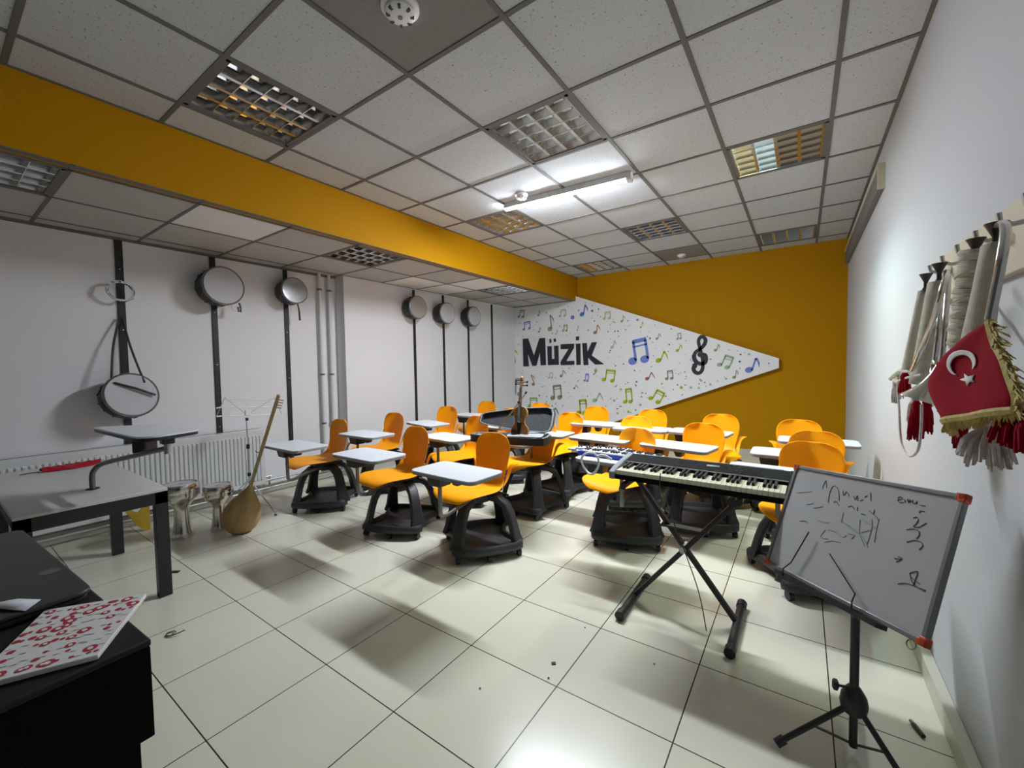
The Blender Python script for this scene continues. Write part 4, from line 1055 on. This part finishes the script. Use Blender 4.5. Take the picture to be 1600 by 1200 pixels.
# crescent flag: diamond hung by its top corner
XF = .23
top = at(1556, 500, 0, XF); lf_ = at(1462, 604, 0, XF); bt = at(1500, 678, 0, XF); rt_ = at(1600, 652, 0, XF)
t = thing('crescent_flag', top, 'red flag with white crescent and star and gold fringe hanging on the right wall', 'flag')
def pline(pts):
    P = [at(a, b, 0, XF) for a, b in pts]; P = bez(P, 6)
    L = [0.0]
    for i in range(1, len(P)): L.append(L[-1] + (P[i] - P[i - 1]).length)
    def f(u):
        q = u * L[-1]
        for i in range(1, len(P)):
            if L[i] >= q: return P[i - 1].lerp(P[i], (q - L[i - 1]) / max(L[i] - L[i - 1], 1e-9))
        return P[-1]
    return f
lft = pline([(1546, 502), (1520, 518), (1495, 538), (1475, 564), (1460, 605), (1474, 640), (1494, 666)])
rgt = pline([(1546, 502), (1555, 535), (1569, 562), (1578, 588), (1587, 612), (1591, 628), (1588, 641)])
top = lft(0)
t.location = top
def fl_pt(u, v):
    p = lft(u).lerp(rgt(u), v) - top
    p.x += .008 * math.sin(v * 9 + u * 2) * math.sin(math.pi * v) * min(1, u * 2) - .030 * math.sin(math.pi * v) * min(1, u * 1.5)
    return p
rows = [[fl_pt(i / 20, j / 20) for j in range(21)] for i in range(21)]
MB().grid(rows).build('cloth', M['redcloth'], t, solid=.003, norm=False)
# emblem pieces follow the cloth surface
def flagsurf(px_, py_):
    d = ray(px_, py_); bst = None
    for i in range(20):
        for j in range(20):
            q = [rows[i][j] + top, rows[i][j + 1] + top, rows[i + 1][j + 1] + top, rows[i + 1][j] + top]
            for tri in ((0, 1, 2), (0, 2, 3)):
                a, b, c = [q[k] for k in tri]; n = (b - a).cross(c - a)
                if n.length < 1e-9 or abs(n.dot(d)) < 1e-9: continue
                s = (a - O).dot(n) / n.dot(d)
                if s <= 0: continue
                p = O + d * s
                if (b - a).cross(p - a).dot(n) >= -1e-12 and (c - b).cross(p - b).dot(n) >= -1e-12 and (a - c).cross(p - c).dot(n) >= -1e-12:
                    return p - top - d.normalized() * .010
    return at(px_, py_, 0, XF) - top + Vector((-.03, 0, 0))
def q8(x, y): return (1360 + x / 5.454, 500 + y / 5.454)
cr = MB()
outer = [(735, 468), (700, 462), (668, 430), (652, 385), (658, 335), (685, 292), (730, 265), (790, 256), (850, 270), (888, 305), (900, 350), (892, 392), (868, 418)]
inner = [(735, 468), (712, 452), (690, 415), (685, 375), (700, 338), (725, 315), (765, 300), (810, 300), (845, 318), (865, 350), (872, 385), (868, 418)]
no = 24
def resample(pts, n):
    P = [Vector((a, b, 0)) for a, b in pts]; P = bez(P, 6); out = []
    for i in range(n): out.append(P[round(i * (len(P) - 1) / (n - 1))])
    return out
A1, A2 = resample(outer, no), resample(inner, no)
cr.grid([[flagsurf(*q8(p.x + (q.x - p.x) * w_, p.y + (q.y - p.y) * w_)) for p, q in zip(A1, A2)] for w_ in (0, .25, .5, .75, 1)])
sp = [(800, 457), (832, 484), (888, 464), (868, 505), (893, 533), (845, 528), (822, 563), (812, 525), (762, 508), (806, 492)]
c0 = flagsurf(*q8(833, 507)); sv = [flagsurf(*q8(*p)) for p in sp]
cr.add([c0] + sv, [(0, i + 1, (i + 1) % 10 + 1) for i in range(10)])
cr.build('crescent_and_star', M['flagwhite'], t, solid=.001, norm=False)
rg = random.Random(2)
gf = MB()
fringe(gf, [rows[i][20] for i in range(0, 21, 4)], .034, lambda f: (0, -.9, -.1), 95, rg)
fringe(gf, [rows[20][j] for j in range(0, 21, 4)], .014, lambda f: (0, 0.1, -1), 110, rg)
fringe(gf, [rows[i][0] for i in (12, 14, 16, 18, 20)], .020, lambda f: (0, .9, -.5), 50, rg)
o = gf.build('gold_fringe', M['gold'], t); o['kind'] = 'stuff'
# gold edging
for (ra, nm_) in (([rows[i][20] for i in range(21)], 0), ([rows[20][j] for j in range(21)], 1), ([rows[i][0] for i in range(12, 21)], 2)):
    MB().tube(ra, .006, 6).build('gold_edging', M['gold'], t)
# tassels (red and off-white) under the covers
def tassel(px_, py_, x, ln, wd, m, label, lean=0.0):
    p = at(px_, py_, 0, x)
    t = thing('tassel', p, label, 'tassel')
    s = MB(); rg = random.Random(int(px_ * 7 + py_))
    for i in range(90):
        a = rg.uniform(0, 6.28); rr = wd * math.sqrt(rg.random())
        l = ln * rg.uniform(.65, 1.05)
        q = Vector((rr * .7 * math.cos(a), rr * 1.25 * math.sin(a) + lean * l, -l))
        s.tube([Vector((0, q.y * .25, 0)), Vector((q.x * .8, q.y * .8, -l * .5)), q], [.004, .003, .002], 5)
    o = s.build('threads', m, t); o['kind'] = 'stuff'
    MB().lathe([(.010, -.02), (.012, 0), (.006, .012)], n=12).build('knot', m, t)
tassel(1406, 588, .30, .085, .030, M['creamcloth'], 'off-white tassel at the far left under the first bugle cover', .45)
tassel(1400, 598, .29, .075, .016, M['creamcloth'], 'thin off-white tassel next to the leftmost one', .1)
tassel(1414, 588, .27, .062, .022, M['redcloth'], 'small red tassel left of the silver bell')
tassel(1432, 632, .30, .115, .030, M['redcloth'], 'red tassel hanging below the silver bell', .1)
tassel(1430, 620, .30, .085, .022, M['creamcloth'], 'off-white tassel beside the red one below the silver bell', .22)
tassel(1449, 628, .32, .095, .020, M['redcloth'], 'dark red tassel below the bell, nearest the crescent flag')
tassel(1540, 668, .24, .060, .045, M['creamcloth'], 'wide off-white tassel spilling below the crescent flag', 0)
tassel(1592, 642, .24, .050, .040, M['redcloth'], 'red tassel at the lower right of the crescent flag', -.1)
tassel(1500, 668, .25, .040, .014, M['redcloth'], 'tiny red tassel at the bottom corner of the crescent flag')

# ------------------------------------------------------------------ left front: white table with swivel tablet
ZT = .625
t = thing('white_table', (-3.72, .52, 0), 'white topped table with black square legs before the radiator', 'table')
X0, X1, Y0, Y1 = -4.40 + 3.72, -2.98 + 3.72, .225 - .52, .80 - .52
MB().box2((X0, Y0, ZT - .018), (X1, Y1, ZT)).build('table_top', M['tabletop'], t, bevel=.003)
MB().box2((X1 - .045, Y0, ZT - .085), (X1, Y1, ZT - .018)).box2((X0, Y1 - .045, ZT - .06), (X1, Y1, ZT - .018)).box2((X0, Y0, ZT - .06), (X1, Y0 + .045, ZT - .018)).box2((X0, Y0, ZT - .06), (X0 + .04, Y1, ZT - .018)).build('apron', M['blackmetal'], t, bevel=.002)
for xx, yy in ((X1 - .025, Y1 - .03), (X1 - .025, Y0 + .03), (-3.98 + 3.72, Y1 - .03), (-3.98 + 3.72, Y0 + .03)):
    MB().box2((xx - .025, yy - .03, 0), (xx + .025, yy + .03, ZT - .018)).build('leg', M['blackmetal'], t, bevel=.002)
gp = at(145, 764, 2, ZT)
t = thing('swivel_tablet_arm', gp, 'grey writing tablet on a bent tube standing in the white table', 'tablet arm')
tc_ = [at(*q, 2, .955) for q in ((145, 668), (232, 663), (313, 671), (225, 686))]
cen = sum(tc_, Vector()) / 4 - gp
MB().lathe([(.030, 0), (.030, .004), (.016, .006)], n=20).build('grommet', M['black'], t)
post = at(262, 700, 2, .88) - gp
arm = [Vector((0, 0, 0)), Vector((0, 0, .07)), Vector((0.01, .01, .11)), Vector((.05, .04, .145)), Vector((post.x * .55, post.y * .55, .20)), Vector((post.x, post.y, .255))]
MB().tube(bez(arm, 5), .0135, 12).build('tube_arm', M['greymetal'], t)
MB().tube([Vector((post.x, post.y, .225)), Vector((post.x, post.y, .30))], .016, 12).build('post', M['alumatt'], t)
ztab = .985 - gp.z
tq = [at(*q, 2, .985) - gp for q in ((143, 668), (220, 686), (315, 671), (248, 663))]
def rquad(Q, z, r_=.16, n=4, sh=1.0):
    c0 = sum(Q, Vector()) / 4; out = []
    for i in range(4):
        a, b, c = Q[i - 1], Q[i], Q[(i + 1) % 4]
        p0, p1 = b.lerp(a, r_), b.lerp(c, r_ * (a - b).length / (c - b).length)
        for k in range(n + 1):
            u = k / n; p = p0 * (1 - u) ** 2 + b * 2 * u * (1 - u) + p1 * u * u; p = c0 + (p - c0) * sh
            out.append(Vector((p.x, p.y, z)))
    return out
L_ab = (tq[1] - tq[0]).length
tb = MB(); tb.prism(rquad(tq, ztab - .006), (0, 0, .008)); tb.cur = 1
tb.prism(rquad(tq, ztab - .022, sh=.99), (0, 0, .016)); tb.build('tablet', [M['tablet'], M['black']], t)
br = MB()
br.box((post.x, post.y, ztab - .052), (.055, .055, .06)).box((cen.x, cen.y, ztab - .028), (.30, .14, .014), R(30)).build('clamp', M['black'], t, bevel=.006)
c = at(226, 690, 2, .88) - gp
MB().box((c.x, c.y, ztab - .095), (.085, .085, .15), R(30)).build('bracket_box', M['black'], t, bevel=.010)
# red crumpled bag on the table
pr = at(112, 731, 2, ZT)
t = thing('red_bag', (pr.x, pr.y, ZT), 'crumpled red plastic bag lying on the white table', 'bag', R(95))
rows = [[(-.15 + .3 * i / 14, (-.075 + .15 * j / 6) * (1 - abs(i - 7) / 12), .003 + .045 * abs(math.sin(i * 1.3 + j * .9)) * math.sin(math.pi * j / 6)) for j in range(7)] for i in range(15)]
MB().grid(rows).build('bag', M['redfilm'], t, sub=1, solid=.0015, norm=False)
MB().tube([(-.15, 0, .006), (-.20, .01, .006), (-.24, .0, .005)], .003, 5).build('tie', M['black'], t)
# yellow board under the table
t = thing('yellow_board', (-4.38, .94, 0), 'yellow board with a notched top leaning under the white table', 'board')
yp = [(185, 782), (210, 800), (216, 800), (232, 780), (235, 838), (226, 840), (212, 820), (196, 800)]
P = [at(a, b, 0, -4.38) - Vector((-4.38, .94, 0)) for a, b in yp]
for q in P: q.z = max(q.z, .002)
MB().prism(P, (.015, 0, 0)).build('board', M['yellowboard'], t, smooth=0)

# ------------------------------------------------------------------ darbukas, lute, silver music stand
def darbuka(x, y, s, label):
    t = thing('darbuka', (x, y, 0), label, 'darbuka', group='silver goblet drums by the radiator')
    pf = [(.070, 0), (.072, .006), (.060, .05), (.050, .12), (.046, .20), (.050, .235), (.075, .27), (.102, .295), (.108, .32), (.108, .385), (.104, .395)]
    MB().lathe([(a * s, b * s) for a, b in pf], n=32).build('body', M['silver'], t)
    MB().lathe([(.112 * s, .345 * s), (.115 * s, .352 * s), (.115 * s, .400 * s), (.110 * s, .412 * s), (.098 * s, .413 * s), (.098 * s, .400 * s)], n=32).build('tuning_ring', M['silver'], t)
    for k in range(6):
        a = k * math.pi / 3
        MB().cyl((.113 * s * math.cos(a), .113 * s * math.sin(a), .32 * s), (.113 * s * math.cos(a), .113 * s * math.sin(a), .36 * s), .006 * s, n=8).build('lug', M['silver'], t)
    MB().lathe([(.0995 * s, .405 * s), (.001, .406 * s)], n=32).build('drum_head', M['skin'], t)
    MB().lathe([(.016 * s, .4065 * s), (.001, .4070 * s)], n=16).build('centre_spot', M['greymetal'], t)
darbuka(-3.95, 1.14, 1.03, 'larger silver darbuka at the corner of the white table')
darbuka(-3.87, 1.36, .90, 'smaller silver darbuka beside the wooden lute')
# lute (baglama)
Bp = Vector((-3.70, 1.42, .012)); Tp = at(436, 606, 0, -4.05)
t = thing('long_necked_lute', Bp, 'pale wooden long necked lute leaning before the radiator', 'lute')
zax = (Tp - Bp).normalized(); Lt = (Tp - Bp).length
face = -ray(375, 780).normalized(); face = (face - zax * face.dot(zax)).normalized(); xax = zax.cross(face).normalized() * -1
xax = face.cross(zax).normalized()
t.rotation_euler = Matrix((xax, -face, zax)).transposed().to_4x4().to_euler()   # local -y is the sound board side
hb_ = [(.0, .0), (.050, .004), (.095, .032), (.124, .08), (.134, .14), (.129, .20), (.111, .26), (.082, .32), (.052, .37), (.028, .415), (.016, .45)]
pr_ = hb_; ns = 10
rows = []
for x, z in pr_:
    rows.append([(x * math.cos(math.pi * k / ns), max(x, .001) * .85 * math.sin(math.pi * k / ns), z) for k in range(ns + 1)])
MB().grid(rows).build('bowl', M['wood'], t, norm=False)
MB().prism([(x, 0, z) for x, z in pr_] + [(-x, 0, z) for x, z in pr_[::-1][:-1]], (0, -.003, 0)).build('soundboard', M['wood'], t)
MB().bar((0, .006, .42), (0, .006, Lt - .02), .024, .018, (0, 1, 0)).build('neck', M['neckwood'], t, bevel=.003)
MB().bar((0, .008, Lt - .13), (0, .020, Lt), .022, .016, (0, 1, 0)).build('headstock', M['neckwood'], t, bevel=.003)
for k in range(4): MB().cyl((-.010, .01, Lt - .11 + k * .022), (-.042, .01, Lt - .108 + k * .022), .004, n=8).build('peg', M['bow'], t)
MB().cyl((.012, .01, Lt * .60), (.034, .01, Lt * .60), .004, n=8).cyl((.03, .01, Lt * .60), (.036, .01, Lt * .60 + .01), .004, n=8).build('side_peg', M['bow'], t)
MB().box((0, -.006, .10), (.05, .005, .008)).box((-.01, -.004, .018), (.035, .004, .012)).build('bridge', M['ebony'], t)
st = MB()
for k in (-.007, 0, .007): st.tube([(k, -.004, .02), (k, -.012, .10), (k * .8, -.006, Lt - .13)], .0006, 4)
st.build('strings', M['silver'], t)
fr_ = MB(); z = .46
while z < Lt - .15: fr_.box((0, -.004, z), (.026, .0015, .002)); z += .035
fr_.build('frets', M['creamcloth'], t)
# silver wire music stand
SP = Vector((-4.12, 1.70, 0))
t = thing('wire_music_stand', SP, 'thin silver folding music stand behind the long necked lute', 'music stand')
def sr(x, y, xx=-4.12): return at(x, y, 0, xx) - SP
MB().tube([(0, 0, .20), (0, 0, .62)], .008, 10).build('lower_pole', M['stafflight'], t)
topz = sr(386, 652).z
MB().tube([(0, 0, .60), (0, -.005, topz)], .005, 10).build('upper_pole', M['stafflight'], t)
MB().cyl((0, 0, .58), (0, 0, .62), .014).cyl((0, 0, .33), (0, 0, .36), .014).cyl((0, 0, topz - .03), (0, 0, topz - .005), .012).build('collar', M['black'], t)
for f3 in (sr(432, 808, -3.80), Vector((-.22, -.20, .012)), Vector((.16, -.28, .012))):
    f3 = Vector((f3.x, f3.y, .012))
    lg_ = MB().bar((0, 0, .30), f3, .012, .004).build('leg', M['stafflight'], t)
    MB().tube([f3 - f3.normalized() * .015, f3], .009, 8).build('rubber_foot', M['black'], lg_)
dk = MB()
for a, b in (((338, 651), (440, 647)), ((345, 624), (430, 624)), ((345, 636), (430, 636)), ((338, 651), (352, 620)), ((440, 647), (428, 620)), ((386, 648), (352, 622)), ((386, 648), (428, 622))):
    dk.tube([sr(*a), sr(*b)], .0028, 6)
dk.build('desk_wires', M['stafflight'], t)
MB().box(sr(387, 645), (.02, .045, .05)).build('desk_hinge', M['white'], t, bevel=.003)
MB().cyl(sr(338, 638), sr(346, 636), .006).build('page_clip', M['white'], t)
MB().cyl(sr(338, 651), sr(346, 650), .006).build('page_clip', M['white'], t)

# ------------------------------------------------------------------ near desk with laptop, book and paper
t = thing('black_desk', (-1.719, -.235, 0), 'black desk in the near left corner', 'desk', R(3.2))
dx0, dx1, dy0, dy1 = -.385, .675, -.45, .447
MB().box2((dx0, dy0, .735), (dx1, dy1, .75)).build('desk_top', M['desktop'], t, bevel=.004)
MB().box2((dx0 + .02, dy0 + .02, .55), (dx1 + .0, dy1 - .002, .735)).build('drawer_box', M['desk'], t, bevel=.002)
MB().box2((dx1 - .04, dy0 + .02, 0), (dx1 - .018, dy1 - .02, .55)).build('side_panel', M['desk'], t, bevel=.002)
MB().box2((dx0, dy0 + .02, 0), (dx0 + .022, dy1 - .02, .55)).box2((dx0 + .02, dy1 - .10, .10), (dx1 - .04, dy1 - .08, .55)).build('modesty_panel', M['desk'], t, bevel=.002)
lz = .752
Lp = [at(*q, 2, .772) for q in ((30, 829), (131, 934), (-40, 985), (-140, 842))]
lc = sum(Lp, Vector()) / 4
t = thing('flat_case', (-1.735, .045, lz), 'flat charcoal case with a round grey disc, lying on the black desk', 'case', R(3.2))
MB().prism(round_rect(.73, .30, .03, 0), (0, 0, .012)).build('case_base', M['black'], t, bevel=.003)
MB().prism(round_rect(.74, .31, .03, .014), (0, 0, .010)).build('lid', M['laptop'], t, bevel=.003)
lg = Matrix.Rotation(R(-3.2), 4, 'Z') @ (at(78, 893, 2, lz + .0245) - Vector((-1.735, .045, lz)))
MB().lathe([(.020, 0), (.020, .0006)], n=24, c=lg - Vector((0, 0, .0005))).build('round_mark', M['logo'], t)
# patterned box
q = [at(*p_, 2, .762) for p_ in ((229, 926), (153, 1022), (-60, 1078), (70, 952))]
cxx = sum(q, Vector()) / 4
u_ = (q[0] - q[3]); v_ = (q[0] - q[1])
t = thing('patterned_box', (q[1].x, q[1].y, .751), 'flat white box printed with red circles on the desk corner', 'box')
BX = [p_ - Vector((q[1].x, q[1].y, .762)) for p_ in q]
bx = MB(); bx.prism([Vector((p_.x, p_.y, 0)) for p_ in BX], (0, 0, .010)); bx.build('box', M['flagwhite'], t, bevel=.002)
pm = MB(); rg = random.Random(9)
def PB(u, v, z=.0104): # u along edge 1->2 (towards left), v along 1->0 (away)
    p_ = BX[1].lerp(BX[2], u).lerp(BX[0].lerp(BX[3], u), v); return Vector((p_.x, p_.y, z))
du = (BX[2] - BX[1]).length; dv = (BX[0] - BX[1]).length
for i in range(13):
    for j in range(9):
        u, v = (i + .5 + rg.uniform(-.3, .3)) / 13, (j + .5 + rg.uniform(-.3, .3)) / 9
        kind = rg.random(); zz = Vector((0, 0, (i * 9 + j) * 4e-6))
        if kind < .5:
            pm.cur = 0; r_ = rg.choice([.004, .006, .008, .011]); c = PB(min(.95, max(.05, u)), min(.93, max(.07, v))) + zz
            n = 12; pm.add([c + Vector((r_ * math.cos(2 * math.pi * k / n), r_ * math.sin(2 * math.pi * k / n), 0)) for k in range(n)], [tuple(range(n))])
            if r_ > .007:
                pm.cur = 2; pm.add([c + Vector((r_ * .55 * math.cos(2 * math.pi * k / n), r_ * .4 * math.sin(2 * math.pi * k / n), .0003)) for k in range(n)], [tuple(range(n))])
        elif kind < .95:
            pm.cur = 1; a, b = PB(min(.93, max(.03, u)), min(.93, max(.05, v))), PB(min(.97, max(.03, u) + .055), min(.93, max(.05, v)))
            w2 = Vector((0, .0022, 0)); a = a + zz; b = b + zz; pm.add([a - w2, b - w2, b + w2, a + w2], [(0, 1, 2, 3)])
pm.build('red_print', [M['printred'], M['printgrey'], M['flagwhite']], t, smooth=0, norm=False)
pp = [at(*p_, 2, .778) for p_ in ((-30, 948), (28, 935), (64, 936), (40, 954), (10, 954))]
t = thing('paper_slip', (pp[0].x, pp[0].y, .776), 'small curled white paper slip on the flat charcoal case', 'paper')
MB().add([Vector((p_.x - pp[0].x, p_.y - pp[0].y, .001 + .004 * (i in (0, 4)))) for i, p_ in enumerate(pp)], [(0, 1, 2, 3, 4)]).build('paper', M['paper'], t, solid=.0008)

# ------------------------------------------------------------------ small things on the floor
def scrap(px_, py_, size, label, m=None, name='floor_scrap', cat='scrap'):
    p = at(px_, py_, 2, 0)
    o = MB().box((0, 0, size[2] / 2 + .0006), size, R(35)).build(name, m or M['debris'], bevel=.0012)
    o.location = p; tag(o, label, cat); return o
scrap(865, 1037, (.018, .014, .004), 'black paper scrap on the floor in front of the keyboard stand')
scrap(857, 1060, (.007, .006, .004), 'tiny dark crumb just below the black paper scrap')
scrap(750, 1076, (.008, .006, .004), 'small brown crumb on the floor in the lower middle', M['printgrey'])
scrap(914, 981, (.007, .006, .003), 'small dark crumb on the floor left of the keyboard stand foot')
scrap(1022, 1038, (.009, .006, .003), 'tiny crumb on the floor between stand feet and tripod', M['printgrey'])
scrap(274, 894, (.05, .022, .006), 'black plastic piece on the floor behind the black table leg')
p = at(267, 993, 2, 0)
t = thing('wire_curl', (p.x, p.y, 0), 'curl of clear plastic strip on the floor beside the table leg', 'plastic strip')
MB().tube(bez([(-.03, -.01, .004), (-.02, .018, .006), (.01, .015, .008), (.008, -.012, .006), (-.018, -.016, .004), (.012, -.008, .008), (.03, .02, .012), (.04, .045, .018)], 4), .0028, 6).build('strip', M['greymetal'], t)
p = at(1440, 1145, 2, 0)
t = thing('marker_pen', (p.x - .01, p.y, .0085), 'black marker pen on the floor at the right skirting', 'marker', R(0))
d = (at(1431, 1134, 2, 0) - at(1449, 1156, 2, 0)).normalized(); 
MB().cyl(-d * .030, d * .02, .007).build('barrel', M['black'], t, bevel=.001)
MB().cyl(d * .02, d * .036, .0062).build('cap', M['greymetal'], t, bevel=.001)
